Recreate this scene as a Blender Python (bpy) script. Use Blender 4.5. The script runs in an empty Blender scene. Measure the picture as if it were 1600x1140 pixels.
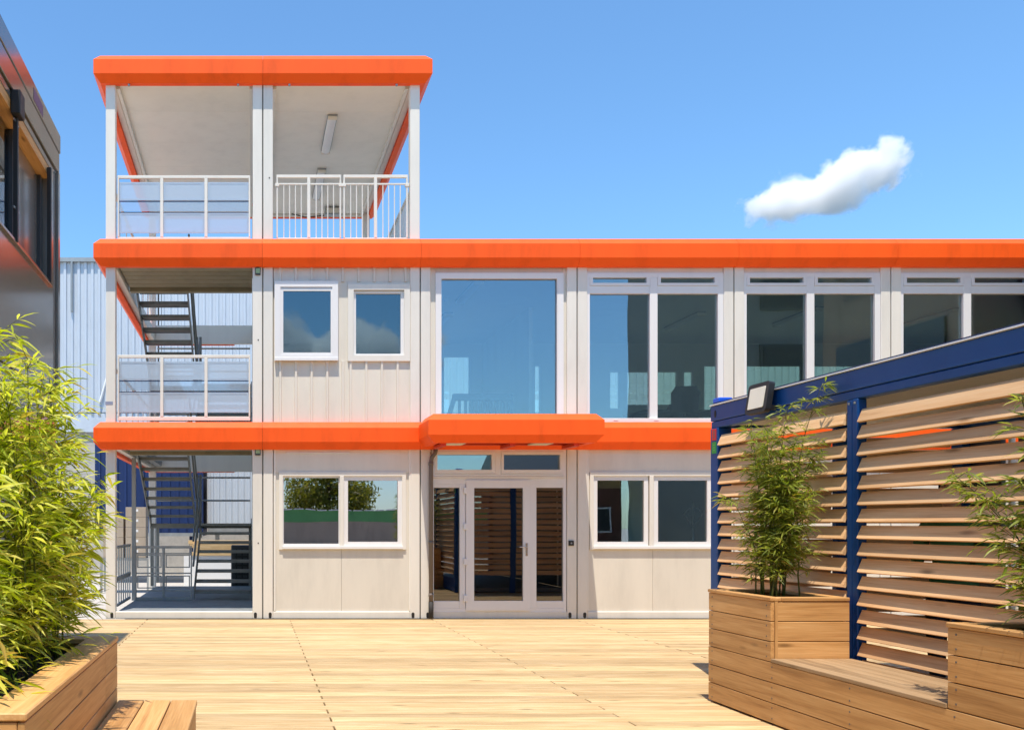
import bpy, bmesh, math, random
from mathutils import Vector, Matrix
R = math.radians
random.seed(7)
scene = bpy.context.scene
COL = scene.collection

# ------------------------------------------------------------------ camera
cam_d = bpy.data.cameras.new('camera'); cam = bpy.data.objects.new('camera', cam_d); COL.objects.link(cam)
EYE = 1.453
cam.location = (0, 0, EYE); cam.rotation_euler = (R(90), 0, 0)
cam_d.sensor_width = 36; cam_d.lens = 31.66
cam_d.shift_x = 0.255; cam_d.shift_y = 0.15625
cam_d.clip_start = 0.05; cam_d.clip_end = 5000
scene.camera = cam

# ------------------------------------------------------------------ light
SUN = Vector((-0.09, -0.33, 1.0)).normalized()          # towards the sun
elev = math.asin(SUN.z); azim = math.atan2(SUN.x, SUN.y)
world = bpy.data.worlds.new('World'); scene.world = world; world.use_nodes = True
wn = world.node_tree.nodes; wl_ = world.node_tree.links
sky = wn.new('ShaderNodeTexSky'); sky.sky_type = 'NISHITA'; sky.sun_disc = False
sky.sun_elevation = elev; sky.sun_rotation = azim
sky.altitude = 0; sky.air_density = 1.05; sky.dust_density = 0.3; sky.ozone_density = 9.0
bg = wn['Background']; bg.inputs['Strength'].default_value = 0.139
tint = wn.new('ShaderNodeMix'); tint.data_type = 'RGBA'; tint.blend_type = 'MULTIPLY'; tint.inputs['Factor'].default_value = 1
tint.inputs['B'].default_value = (0.86, 1.0, 0.97, 1)          # one even colour balance for the whole sky
wl_.new(sky.outputs[0], tint.inputs['A']); wl_.new(tint.outputs['Result'], bg.inputs['Color'])
sun_d = bpy.data.lights.new('sun', 'SUN'); sun_d.energy = 3.2; sun_d.angle = R(0.53); sun_d.color = (1.0, 0.91, 0.78)
sun = bpy.data.objects.new('sun', sun_d); COL.objects.link(sun)
sun.location = SUN * 60; sun.rotation_euler = SUN.to_track_quat('Z', 'Y').to_euler()
scene.view_settings.view_transform = 'Standard'; scene.view_settings.look = 'None'
scene.view_settings.exposure = 0.85; scene.view_settings.gamma = 1.0
scene.view_settings.use_curve_mapping = False
scene.render.engine = 'CYCLES'
cy = scene.cycles
cy.use_denoising = True; cy.max_bounces = 28; cy.diffuse_bounces = 5; cy.glossy_bounces = 5
cy.transmission_bounces = 6; cy.transparent_max_bounces = 24; cy.volume_bounces = 26
cy.sample_clamp_indirect = 8.0; cy.caustics_reflective = False; cy.caustics_refractive = False

# ------------------------------------------------------------------ materials
MATS = {}
def nodes(name):
    m = bpy.data.materials.new(name); m.use_nodes = True
    nt = m.node_tree; return m, nt, nt.nodes, nt.links, nt.nodes['Principled BSDF']
def N(nt, t, **k):
    n = nt.nodes.new(t)
    for a, b in k.items(): setattr(n, a, b)
    return n
def ramp(nt, stops):
    r = nt.nodes.new('ShaderNodeValToRGB'); e = r.color_ramp.elements
    while len(e) < len(stops): e.new(0.5)
    for q, (p, c) in zip(e, stops): q.position = p; q.color = (*c, 1)
    return r
def sc3(c, k): return tuple(min(1, v * k) for v in c)

def paint(name, col, rough=0.45, var=0.05, metallic=0.0, spec=0.5, streak=True, bump=0.0, coat=0.0):
    m, nt, n, l, b = nodes(name)
    tc = N(nt, 'ShaderNodeTexCoord'); mp = N(nt, 'ShaderNodeMapping')
    mp.inputs['Scale'].default_value = (2.2, 2.2, 0.5 if streak else 2.2)
    geo = N(nt, 'ShaderNodeNewGeometry')
    l.new(geo.outputs['Position'], mp.inputs['Vector'])
    no = N(nt, 'ShaderNodeTexNoise'); no.inputs['Scale'].default_value = 1.6; no.inputs['Detail'].default_value = 8; no.inputs['Roughness'].default_value = 0.65
    l.new(mp.outputs[0], no.inputs['Vector'])
    r = ramp(nt, [(0.28, sc3(col, 1 - var * 2)), (0.5, col), (0.75, sc3(col, 1 + var))])
    l.new(no.outputs['Fac'], r.inputs['Fac'])
    oi = N(nt, 'ShaderNodeObjectInfo'); hs = N(nt, 'ShaderNodeHueSaturation')
    mr = N(nt, 'ShaderNodeMapRange'); mr.inputs['To Min'].default_value = 1 - var * 0.8; mr.inputs['To Max'].default_value = 1 + var * 0.5
    l.new(oi.outputs['Random'], mr.inputs['Value']); l.new(mr.outputs[0], hs.inputs['Value'])
    l.new(r.outputs['Color'], hs.inputs['Color']); l.new(hs.outputs['Color'], b.inputs['Base Color'])
    n2 = N(nt, 'ShaderNodeTexNoise'); n2.inputs['Scale'].default_value = 9; n2.inputs['Detail'].default_value = 4
    l.new(geo.outputs['Position'], n2.inputs['Vector'])
    m2 = N(nt, 'ShaderNodeMapRange'); m2.inputs['To Min'].default_value = rough * 0.8; m2.inputs['To Max'].default_value = rough * 1.25
    l.new(n2.outputs['Fac'], m2.inputs['Value']); l.new(m2.outputs[0], b.inputs['Roughness'])
    b.inputs['Metallic'].default_value = metallic; b.inputs['Specular IOR Level'].default_value = spec
    b.inputs['Coat Weight'].default_value = coat; b.inputs['Coat Roughness'].default_value = 0.12
    if bump:
        bp = N(nt, 'ShaderNodeBump'); bp.inputs['Strength'].default_value = bump; bp.inputs['Distance'].default_value = 0.01
        n3 = N(nt, 'ShaderNodeTexNoise'); n3.inputs['Scale'].default_value = 60; n3.inputs['Detail'].default_value = 6
        l.new(geo.outputs['Position'], n3.inputs['Vector'])
        l.new(n3.outputs['Fac'], bp.inputs['Height']); l.new(bp.outputs[0], b.inputs['Normal'])
    MATS[name] = m; return m

def wood(name, axis, dark, mid, light, rough=0.6, knots=1.0, groove=False, tone=0.13, al=0.9, dist=0.6):
    m, nt, n, l, b = nodes(name)
    tc = N(nt, 'ShaderNodeTexCoord'); oi = N(nt, 'ShaderNodeObjectInfo'); geo = N(nt, 'ShaderNodeNewGeometry')
    ad = N(nt, 'ShaderNodeMath', operation='ADD'); l.new(oi.outputs['Random'], ad.inputs[0]); l.new(geo.outputs['Random Per Island'], ad.inputs[1])
    fr = N(nt, 'ShaderNodeMath', operation='FRACT'); l.new(ad.outputs[0], fr.inputs[0])
    off = N(nt, 'ShaderNodeVectorMath', operation='SCALE'); off.inputs[0].default_value = (37, 53, 29); l.new(fr.outputs[0], off.inputs['Scale'])
    va = N(nt, 'ShaderNodeVectorMath', operation='ADD'); l.new(tc.outputs['Object'], va.inputs[0]); l.new(off.outputs[0], va.inputs[1])
    def mapped(al, ac):
        mp = N(nt, 'ShaderNodeMapping'); s = [ac, ac, ac]; s['XYZ'.index(axis)] = al
        mp.inputs['Scale'].default_value = s; l.new(va.outputs[0], mp.inputs['Vector']); return mp
    g = N(nt, 'ShaderNodeTexNoise'); g.inputs['Scale'].default_value = 1; g.inputs['Detail'].default_value = 5; g.inputs['Distortion'].default_value = dist
    l.new(mapped(al, 16).outputs[0], g.inputs['Vector'])
    f = N(nt, 'ShaderNodeTexNoise'); f.inputs['Scale'].default_value = 1; f.inputs['Detail'].default_value = 3
    l.new(mapped(4, 120).outputs[0], f.inputs['Vector'])
    mx = N(nt, 'ShaderNodeMath', operation='MULTIPLY_ADD'); mx.inputs[1].default_value = 0.35; l.new(f.outputs['Fac'], mx.inputs[0])
    m7 = N(nt, 'ShaderNodeMath', operation='MULTIPLY'); m7.inputs[1].default_value = 0.65; l.new(g.outputs['Fac'], m7.inputs[0]); l.new(m7.outputs[0], mx.inputs[2])
    r = ramp(nt, [(0.32, dark), (0.5, mid), (0.66, light)]); l.new(mx.outputs[0], r.inputs['Fac'])
    # knots
    vo = N(nt, 'ShaderNodeTexVoronoi'); vo.inputs['Scale'].default_value = 1
    l.new(mapped(2.2, 9).outputs[0], vo.inputs['Vector'])
    kr = ramp(nt, [(0.05, (1, 1, 1)), (0.19, (0, 0, 0))]); l.new(vo.outputs['Distance'], kr.inputs['Fac'])
    vs = N(nt, 'ShaderNodeSeparateColor'); l.new(vo.outputs['Color'], vs.inputs[0])
    gt = N(nt, 'ShaderNodeMath', operation='GREATER_THAN'); gt.inputs[1].default_value = 0.55; l.new(vs.outputs[0], gt.inputs[0])
    km = N(nt, 'ShaderNodeMath', operation='MULTIPLY'); l.new(kr.outputs['Color'], km.inputs[0]); l.new(gt.outputs[0], km.inputs[1])
    k2 = N(nt, 'ShaderNodeMath', operation='MULTIPLY'); k2.inputs[1].default_value = 0.75 * knots; l.new(km.outputs[0], k2.inputs[0])
    mk = N(nt, 'ShaderNodeMix', data_type='RGBA'); mk.inputs['B'].default_value = (*sc3(dark, 0.42), 1)
    l.new(k2.outputs[0], mk.inputs['Factor']); l.new(r.outputs['Color'], mk.inputs['A'])
    hs = N(nt, 'ShaderNodeHueSaturation'); mr = N(nt, 'ShaderNodeMapRange')
    mr.inputs['To Min'].default_value = 1 - tone; mr.inputs['To Max'].default_value = 1 + tone * 0.7
    l.new(fr.outputs[0], mr.inputs['Value']); l.new(mr.outputs[0], hs.inputs['Value']); l.new(mk.outputs['Result'], hs.inputs['Color'])
    l.new(hs.outputs['Color'], b.inputs['Base Color'])
    b.inputs['Roughness'].default_value = rough; b.inputs['Specular IOR Level'].default_value = 0.3
    bp = N(nt, 'ShaderNodeBump'); bp.inputs['Strength'].default_value = 0.35; bp.inputs['Distance'].default_value = 0.004
    l.new(mx.outputs[0], bp.inputs['Height']); l.new(bp.outputs[0], b.inputs['Normal'])
    MATS[name] = m; return m

def glass(name, tint, refl, rough=0.0, grey=0.0, refl_tint=(1, 1, 1)):
    m, nt, n, l, b = nodes(name); n.remove(b); out = n['Material Output']
    tr = N(nt, 'ShaderNodeBsdfTransparent'); tr.inputs[0].default_value = (*tint, 1)
    gl = N(nt, 'ShaderNodeBsdfGlossy'); gl.inputs['Roughness'].default_value = rough; gl.inputs['Color'].default_value = (*refl_tint, 1)
    fr = N(nt, 'ShaderNodeFresnel'); fr.inputs['IOR'].default_value = 1.5
    mr = N(nt, 'ShaderNodeMapRange'); mr.inputs['From Min'].default_value = 0.04; mr.inputs['From Max'].default_value = 1
    mr.inputs['To Min'].default_value = refl; mr.inputs['To Max'].default_value = 1
    l.new(fr.outputs[0], mr.inputs['Value'])
    # faint waviness of real panes
    no = N(nt, 'ShaderNodeTexNoise'); no.inputs['Scale'].default_value = 1.3; no.inputs['Detail'].default_value = 1
    geo = N(nt, 'ShaderNodeNewGeometry'); l.new(geo.outputs['Position'], no.inputs['Vector'])
    bp = N(nt, 'ShaderNodeBump'); bp.inputs['Strength'].default_value = 0.06; bp.inputs['Distance'].default_value = 0.02
    l.new(no.outputs['Fac'], bp.inputs['Height']); l.new(bp.outputs[0], gl.inputs['Normal'])
    mx = N(nt, 'ShaderNodeMixShader'); l.new(mr.outputs[0], mx.inputs[0]); l.new(tr.outputs[0], mx.inputs[1]); l.new(gl.outputs[0], mx.inputs[2])
    last = mx
    if grey:
        df = N(nt, 'ShaderNodeBsdfDiffuse'); df.inputs[0].default_value = (0.70, 0.80, 0.90, 1)
        m3 = N(nt, 'ShaderNodeMixShader'); m3.inputs[0].default_value = grey
        l.new(mx.outputs[0], m3.inputs[1]); l.new(df.outputs[0], m3.inputs[2]); last = m3
    l.new(last.outputs[0], out.inputs['Surface'])
    MATS[name] = m; return m

def leafmat(name, a, c, d, yellow=0.04):
    m, nt, n, l, b = nodes(name); out = n['Material Output']
    geo = N(nt, 'ShaderNodeNewGeometry')
    r = ramp(nt, [(0.0, a), (0.45, c), (1 - yellow, d), (1.0, (0.42, 0.30, 0.06))]); l.new(geo.outputs['Random Per Island'], r.inputs['Fac'])
    l.new(r.outputs['Color'], b.inputs['Base Color']); b.inputs['Roughness'].default_value = 0.42; b.inputs['Specular IOR Level'].default_value = 0.45
    tl = N(nt, 'ShaderNodeBsdfTranslucent'); hs = N(nt, 'ShaderNodeHueSaturation'); hs.inputs['Value'].default_value = 1.5; hs.inputs['Saturation'].default_value = 1.1
    l.new(r.outputs['Color'], hs.inputs['Color']); l.new(hs.outputs['Color'], tl.inputs[0])
    mx = N(nt, 'ShaderNodeMixShader'); mx.inputs[0].default_value = 0.5
    l.new(b.outputs[0], mx.inputs[1]); l.new(tl.outputs[0], mx.inputs[2]); l.new(mx.outputs[0], out.inputs['Surface'])
    MATS[name] = m; return m

paint('greywhite', (0.775, 0.735, 0.65), 0.42, 0.045)
paint('panelwhite', (0.725, 0.675, 0.575), 0.5, 0.05)
paint('pvc', (0.80, 0.78, 0.76), 0.32, 0.02)
paint('orange', (1.0, 0.115, 0.010), 0.5, 0.075, spec=0.25)
paint('redframe', (0.62, 0.05, 0.012), 0.45, 0.05)
paint('gap', (0.02, 0.02, 0.022), 0.8, 0.1)
paint('black', (0.018, 0.017, 0.016), 0.45, 0.1)
paint('rubber', (0.03, 0.028, 0.026), 0.7, 0.1)
paint('pipe', (0.16, 0.13, 0.11), 0.5, 0.08)
paint('ceilingwhite', (0.88, 0.84, 0.74), 0.55, 0.03)
paint('terracefloor', (0.62, 0.57, 0.49), 0.6, 0.08)
paint('zinc', (0.36, 0.37, 0.36), 0.45, 0.12, metallic=0.55)
paint('stairsteel', (0.24, 0.245, 0.225), 0.5, 0.14, metallic=0.35)
paint('shadedsteel', (0.27, 0.235, 0.15), 0.6, 0.12)  # dim light under the tower slabs put into the sheet and beam colour
paint('deepblue', (0.004, 0.025, 0.115), 0.5, 0.08)
paint('floorgrey', (0.22, 0.24, 0.25), 0.6, 0.12)
paint('navy', (0.004, 0.065, 0.26), 0.42, 0.06, spec=0.35)
paint('navydark', (0.008, 0.02, 0.075), 0.4, 0.06)
paint('brightblue', (0.01, 0.10, 0.62), 0.4, 0.05)
paint('taupe', (0.17, 0.155, 0.13), 0.2, 0.06, coat=0.5, spec=0.6)
paint('anthracite', (0.045, 0.047, 0.05), 0.35, 0.06)
paint('bluegrey_metal', (0.56, 0.61, 0.66), 0.45, 0.04, metallic=0.15)
paint('concrete', (0.50, 0.47, 0.43), 0.85, 0.10, streak=False, bump=0.4)
paint('asphalt', (0.10, 0.098, 0.095), 0.9, 0.15, streak=False, bump=0.5)
paint('soil', (0.035, 0.024, 0.016), 0.95, 0.25, streak=False, bump=1.0)
paint('interior', (0.76, 0.74, 0.66), 0.7, 0.03)
paint('interiorfloor', (0.36, 0.34, 0.30), 0.6, 0.08)
paint('darkcloth', (0.02, 0.02, 0.022), 0.8, 0.1)
paint('desk', (0.05, 0.048, 0.045), 0.45, 0.05)
paint('cream', (0.90, 0.84, 0.70), 0.35, 0.02)
paint('white', (0.80, 0.80, 0.79), 0.4, 0.02)
paint('redlabel', (0.62, 0.03, 0.03), 0.5, 0.03)
paint('greenlabel', (0.03, 0.33, 0.05), 0.5, 0.03)
paint('greenlight', (0.30, 0.42, 0.20), 0.3, 0.05)
paint('cardboard', (0.42, 0.35, 0.27), 0.8, 0.08)
paint('greensheet', (0.14, 0.42, 0.14), 0.6, 0.1)
paint('brownwall', (0.26, 0.22, 0.17), 0.8, 0.1)
paint('brickdark', (0.13, 0.05, 0.035), 0.85, 0.15)
paint('shedwall', (0.48, 0.40, 0.30), 0.8, 0.1)
paint('darkfacade', (0.15, 0.165, 0.155), 0.6, 0.12)
paint('bark', (0.10, 0.075, 0.05), 0.9, 0.2)
paint('chrome', (0.62, 0.60, 0.56), 0.25, 0.03, metallic=0.9)
paint('sticker', (0.28, 0.31, 0.42), 0.5, 0.05)
paint('violetsticker', (0.20, 0.11, 0.19), 0.5, 0.05)
paint('skin', (0.55, 0.33, 0.24), 0.5, 0.03)
paint('greenshirt', (0.06, 0.22, 0.10), 0.85, 0.08)
paint('jeans', (0.03, 0.035, 0.06), 0.9, 0.08)
paint('hair', (0.06, 0.025, 0.015), 0.6, 0.1)
for ax in 'XYZ':
    wood('deck' + ax, ax, (0.45, 0.295, 0.14), (0.575, 0.405, 0.205), (0.69, 0.52, 0.30), 0.6, 1.0, tone=0.22, al=1.7)
    wood('larch' + ax, ax, (0.40, 0.195, 0.062), (0.60, 0.325, 0.118), (0.72, 0.43, 0.18), 0.55, 1.0, tone=0.16)
wood('slatY', 'Y', (0.60, 0.33, 0.15), (0.80, 0.49, 0.25), (0.86, 0.57, 0.32), 0.65, 1.0, tone=0.2, dist=0.3)
wood('slatX', 'X', (0.60, 0.33, 0.15), (0.80, 0.49, 0.25), (0.86, 0.57, 0.32), 0.65, 1.0, tone=0.2, dist=0.3)
wood('shadedseatY', 'Y', (0.24, 0.15, 0.08), (0.36, 0.235, 0.125), (0.43, 0.29, 0.165), 0.65, 0.5, tone=0.09)  # larch darkened: the shade on the seat is put into its colour
wood('boxwoodY', 'Y', (0.30, 0.16, 0.06), (0.46, 0.26, 0.11), (0.55, 0.33, 0.15), 0.6, 0.5)
glass('glass', (0.84, 0.94, 0.88), 0.20, refl_tint=(0.85, 0.92, 1.0))
paint('darkpane', (0.02, 0.024, 0.03), 0.5, 0.1)
glass('glass_small', (0.16, 0.22, 0.26), 0.20, refl_tint=(0.62, 0.82, 0.88))
glass('glass_sky', (0.86, 0.94, 0.95), 0.19, refl_tint=(0.80, 0.92, 1.0))
glass('glass_dark', (0.34, 0.32, 0.28), 0.14)
glass('glass_mirror', (0.45, 0.46, 0.44), 0.40, refl_tint=(0.86, 0.82, 0.92))
glass('glass_rail', (0.80, 0.90, 0.97), 0.10, 0.05, 0.5)
glass('glass_railclear', (0.80, 0.92, 1.0), 0.14, 0.02, 0.28)
leafmat('leaf_bright', (0.28, 0.36, 0.03), (0.50, 0.56, 0.06), (0.74, 0.74, 0.16), 0.15)
leafmat('leaf_mid', (0.12, 0.17, 0.022), (0.25, 0.31, 0.04), (0.40, 0.43, 0.09), 0.12)
leafmat('leaf_tree', (0.12, 0.14, 0.02), (0.20, 0.21, 0.03), (0.28, 0.27, 0.05), 0.02)
leafmat('culm', (0.10, 0.14, 0.02), (0.16, 0.18, 0.03), (0.20, 0.20, 0.05), 0.05)

# ------------------------------------------------------------------ mesh builder
WL = {}      # world location of every object built here
class MB:
    def __init__(s): s.v = []; s.f = []
    def add(s, vs, fs):
        k = len(s.v); s.v += [tuple(q) for q in vs]; s.f += [tuple(i + k for i in q) for q in fs]; return s
    def box(s, x0, x1, y0, y1, z0, z1, c=0.0):
        if c <= 0:
            vs = [(x, y, z) for z in (z0, z1) for y in (y0, y1) for x in (x0, x1)]
            return s.add(vs, [(0, 2, 3, 1), (4, 5, 7, 6), (0, 1, 5, 4), (2, 6, 7, 3), (0, 4, 6, 2), (1, 3, 7, 5)])
        lo = (x0, y0, z0); hi = (x1, y1, z1); vs = []; ix = {}
        for sx in (0, 1):
            for sy in (0, 1):
                for sz in (0, 1):
                    for a in range(3):
                        p = []
                        for b_, sg in enumerate((sx, sy, sz)):
                            e = hi[b_] if sg else lo[b_]
                            if b_ != a: e += -c if sg else c
                            p.append(e)
                        ix[(sx, sy, sz, a)] = len(vs); vs.append(p)
        fs = []
        def q(*k): fs.append(tuple(ix[i] for i in k))
        for sg in (0, 1):
            o = [(0, 0), (1, 0), (1, 1), (0, 1)]
            if sg == 0: o = o[::-1]
            q(*[(sg, a, b_, 0) for a, b_ in o])
            q(*[(a, sg, b_, 1) for a, b_ in o[::-1]])
            q(*[(a, b_, sg, 2) for a, b_ in o])
        for a in (0, 1):
            for b_ in (0, 1):
                q((a, b_, 0, 0), (a, b_, 1, 0), (a, b_, 1, 1), (a, b_, 0, 1))
                q((a, 0, b_, 0), (a, 1, b_, 0), (a, 1, b_, 2), (a, 0, b_, 2))
                q((0, a, b_, 1), (1, a, b_, 1), (1, a, b_, 2), (0, a, b_, 2))
        for sx in (0, 1):
            for sy in (0, 1):
                for sz in (0, 1): q(*[(sx, sy, sz, a) for a in range(3)])
        return s.add(vs, fs)
    def prism(s, pts0, pts1):
        """two matching polygons joined"""
        n = len(pts0)
        fs = [tuple(range(n))[::-1], tuple(range(n, 2 * n))] + [(i, (i + 1) % n, n + (i + 1) % n, n + i) for i in range(n)]
        return s.add(list(pts0) + list(pts1), fs)
    def ring(s, x0, x1, z0, z1, w, y0, y1):
        """rectangular frame in the XZ plane as one connected piece; w = width or (l, r, b, t)"""
        a, b_, c, d = (w,) * 4 if not isinstance(w, tuple) else w
        O = [(x0, z0), (x1, z0), (x1, z1), (x0, z1)]; I = [(x0 + a, z0 + c), (x1 - b_, z0 + c), (x1 - b_, z1 - d), (x0 + a, z1 - d)]
        vs = [(p[0], y, p[1]) for y in (y0, y1) for L in (O, I) for p in L]
        fs = []
        for i in range(4):
            j = (i + 1) % 4
            fs += [(i, j, 4 + j, 4 + i), (8 + i, 12 + i, 12 + j, 8 + j), (i, 8 + i, 8 + j, j), (4 + i, 4 + j, 12 + j, 12 + i)]
        return s.add(vs, fs)
    def tube(s, pts, rad, seg=8, cap=True):
        pts = [Vector(p) for p in pts]; n = len(pts)
        rad = rad if isinstance(rad, (list, tuple)) else [rad] * n
        vs = []; ref = None
        for i, p in enumerate(pts):
            t = (pts[min(i + 1, n - 1)] - pts[max(i - 1, 0)]).normalized()
            if ref is None: ref = Vector((0, 0, 1)) if abs(t.z) < 0.9 else Vector((1, 0, 0))
            u = t.cross(ref).normalized(); w = u.cross(t).normalized(); ref = w
            for k in range(seg):
                a = 2 * math.pi * k / seg
                vs.append(p + u * math.cos(a) * rad[i] + w * math.sin(a) * rad[i])
        fs = [(i * seg + k, i * seg + (k + 1) % seg, (i + 1) * seg + (k + 1) % seg, (i + 1) * seg + k) for i in range(n - 1) for k in range(seg)]
        if cap: fs += [tuple(range(seg))[::-1], tuple(range((n - 1) * seg, n * seg))]
        return s.add(vs, fs)
    def mesh(s, name, mat, org):
        me = bpy.data.meshes.new(name)
        me.from_pydata([(v[0] - org[0], v[1] - org[1], v[2] - org[2]) for v in s.v], [], s.f)
        me.materials.append(MATS[mat]); me.validate(); 
        bm = bmesh.new(); bm.from_mesh(me); bmesh.ops.recalc_face_normals(bm, faces=bm.faces[:]); bm.to_mesh(me); bm.free()
        return me
    def build(s, name, mat, parent=None, smooth=False, kind=None, flip=True):
        xs = [v[0] for v in s.v]; ys = [v[1] for v in s.v]; zs = [v[2] for v in s.v]
        org = Vector(((min(xs) + max(xs)) / 2, (min(ys) + max(ys)) / 2, min(zs)))
        o = bpy.data.objects.new(name, s.mesh(name, mat, org)); COL.objects.link(o)
        put(o, org, parent)
        if smooth: o.data.polygons.foreach_set('use_smooth', [True] * len(o.data.polygons))
        if kind: o['kind'] = kind
        return o
def put(o, org, parent=None):
    WL[o.name] = Vector(org)
    if parent is not None:
        o.parent = parent; o.location = Vector(org) - WL[parent.name]
    else: o.location = org
    return o
def box(name, mat, parent, x0, x1, y0, y1, z0, z1, c=0.0, **k):
    return MB().box(min(x0, x1), max(x0, x1), min(y0, y1), max(y0, y1), min(z0, z1), max(z0, z1), c).build(name, mat, parent, **k)
def thing(name, label, cat, loc=(0, 0, 0), group=None):
    o = bpy.data.objects.new(name, None); COL.objects.link(o); o.empty_display_size = 0.2
    put(o, loc); return tag(o, label, cat, group)
def tag(o, label, cat, group=None):
    o['label'] = label; o['category'] = cat
    if group: o['group'] = group
    return o
def clone(src, name, org, parent):
    o = src.copy(); o.name = name; COL.objects.link(o); put(o, org, parent); return o
def struct(o): o['kind'] = 'structure'; return o

# facade measured in units of 1/100.5 m, u to the right, v downwards
FY = 14.0
def fx(u): return (u - 392) / 100.5
def fz(v): return EYE + (820 - v) / 100.5

# ------------------------------------------------------------------ ground
struct(box('ground', 'concrete', None, -260, 260, -260, 300, -0.6, -0.155))
deck = struct(box('deck', 'gap', None, -6.4, 13.8, -5.0, 13.94, -0.15, -0.045))
PITCH = 0.145
J0 = [-6.4, -3.8, 0.6, 5.0, 9.4, 13.8]; J1 = [-6.4, -1.6, 2.8, 7.2, 11.6, 13.8]
protos = {}; rest = MB(); nrow = int((13.93 + 5.0) / PITCH)
for i in range(nrow):
    y1 = 13.93 - i * PITCH; y0 = y1 - PITCH + 0.014; J = J0 if i % 2 else J1
    for a, b_ in zip(J[:-1], J[1:]):
        dz = random.uniform(-0.0015, 0.0015)
        if y1 > 6.3 and b_ > -2.5 and a < 5.0:
            key = round(b_ - a, 3)
            if key not in protos:
                protos[key] = box('deck_board', 'deckX', deck, a + 0.006, b_ - 0.006, y0, y1, -0.04, 0.0 + dz, 0.004)
            else: clone(protos[key], 'deck_board', ((a + b_) / 2, (y0 + y1) / 2, -0.04 + dz), deck)
        else: rest.box(a + 0.006, b_ - 0.006, y0, y1, -0.04, dz)
rest.build('deck_boarding', 'deckX', deck, kind='stuff')

# ------------------------------------------------------------------ main building
B = thing('modular_building', 'long white modular container building with orange fascias and open stair tower', 'building', (8, FY, 0))
XJ = [-2.265 + 2.44 * 0] ; XJ = [-2.265, 0.185, 2.635, 5.075, 7.515, 9.955, 12.395, 14.835, 17.275]
REAR = 20.05; LV = [0.0, 2.83, 5.66, 8.49]
PW = 0.15; G = 0.008
def post(x0, x1, y0, y1, z0, z1): return box('corner_post', 'greywhite', B, x0, x1, y0, y1, z0, z1, 0.008)
for k, x in enumerate(XJ):
    top = 3 if k <= 2 else 2
    for lev in range(3 if k <= 2 else 2):
        z0, z1 = LV[lev] + (0.0 if lev == 0 else 0.003), LV[lev + 1]
        if k > 0: post(x - PW - G, x - G, FY, FY + PW, z0, z1)
        if k < len(XJ) - 1 and not (lev == 2 and k == 2): post(x + G, x + PW + G, FY, FY + PW, z0, z1)
    if 0 < k: box('joint_seal', 'gap', B, x - G + 0.0005, x + G - 0.0005, FY + 0.03, FY + 0.10, 0, LV[3 if k == 1 else 2])
# rear posts of the stair tower
for x in (XJ[0] + G, XJ[1] - PW - G, XJ[1] + G, XJ[2] - PW - G):
    for lev in range(3): post(x, x + PW, REAR - PW, REAR, LV[lev] + 0.003, LV[lev + 1])
# bottom and head beams
for k in range(len(XJ) - 1):
    a, b_ = XJ[k] + PW + G, XJ[k + 1] - PW - G
    box('bottom_beam', 'greywhite', B, a, b_, FY + 0.006, FY + 0.12, 0.0, 0.112, 0.008)
    for lev in (1, 2):
        box('floor_beam', 'greywhite', B, a, b_, FY + 0.006, FY + 0.12, LV[lev] - 0.14, LV[lev] + 0.19, 0.008)
for k in (0, 1):
    a, b_ = XJ[k] + PW + G, XJ[k + 1] - PW - G
    box('roof_beam', 'greywhite', B, a, b_, FY + 0.006, FY + 0.12, LV[3] - 0.15, LV[3] + 0.1, 0.008)
    for lev in (1, 2, 3):
        box('floor_beam', 'greywhite', B, a, b_, REAR - 0.12, REAR - 0.006, LV[lev] - 0.195, LV[lev] + 0.21, 0.008)
    for xx in (XJ[k] + G, XJ[k + 1] - PW - G):
        for lev in (1, 2, 3):
            if lev == 3 or xx < 0.1: box('side_beam', 'greywhite', B, xx + 0.02, xx + 0.13, FY + PW, REAR - PW, LV[lev] - 0.15, LV[lev] + 0.1, 0.008)
# lifting slots at the feet of the posts
slot = None
for x in XJ[:5]:
    for d in (-0.115, 0.115):
        if x < 0 and d < 0: continue
        cx = x + d * (1 if abs(x - XJ[0]) > .01 else .9); cz = 0.055
        if slot is None:
            m = MB(); pts = []
            for k in range(16):
                a = 2 * math.pi * k / 16
                pts.append((0.024 * math.cos(a), (0.02 if math.sin(a) >= 0 else -0.02) + 0.024 * math.sin(a)))
            m.prism([(cx + p, FY - 0.003, cz + q) for p, q in pts], [(cx + p, FY + 0.004, cz + q) for p, q in pts])
            slot = m.build('lifting_slot', 'black', B)
        else: clone(slot, 'lifting_slot', (cx, FY + 0.0005, cz - 0.044), B)

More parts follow.
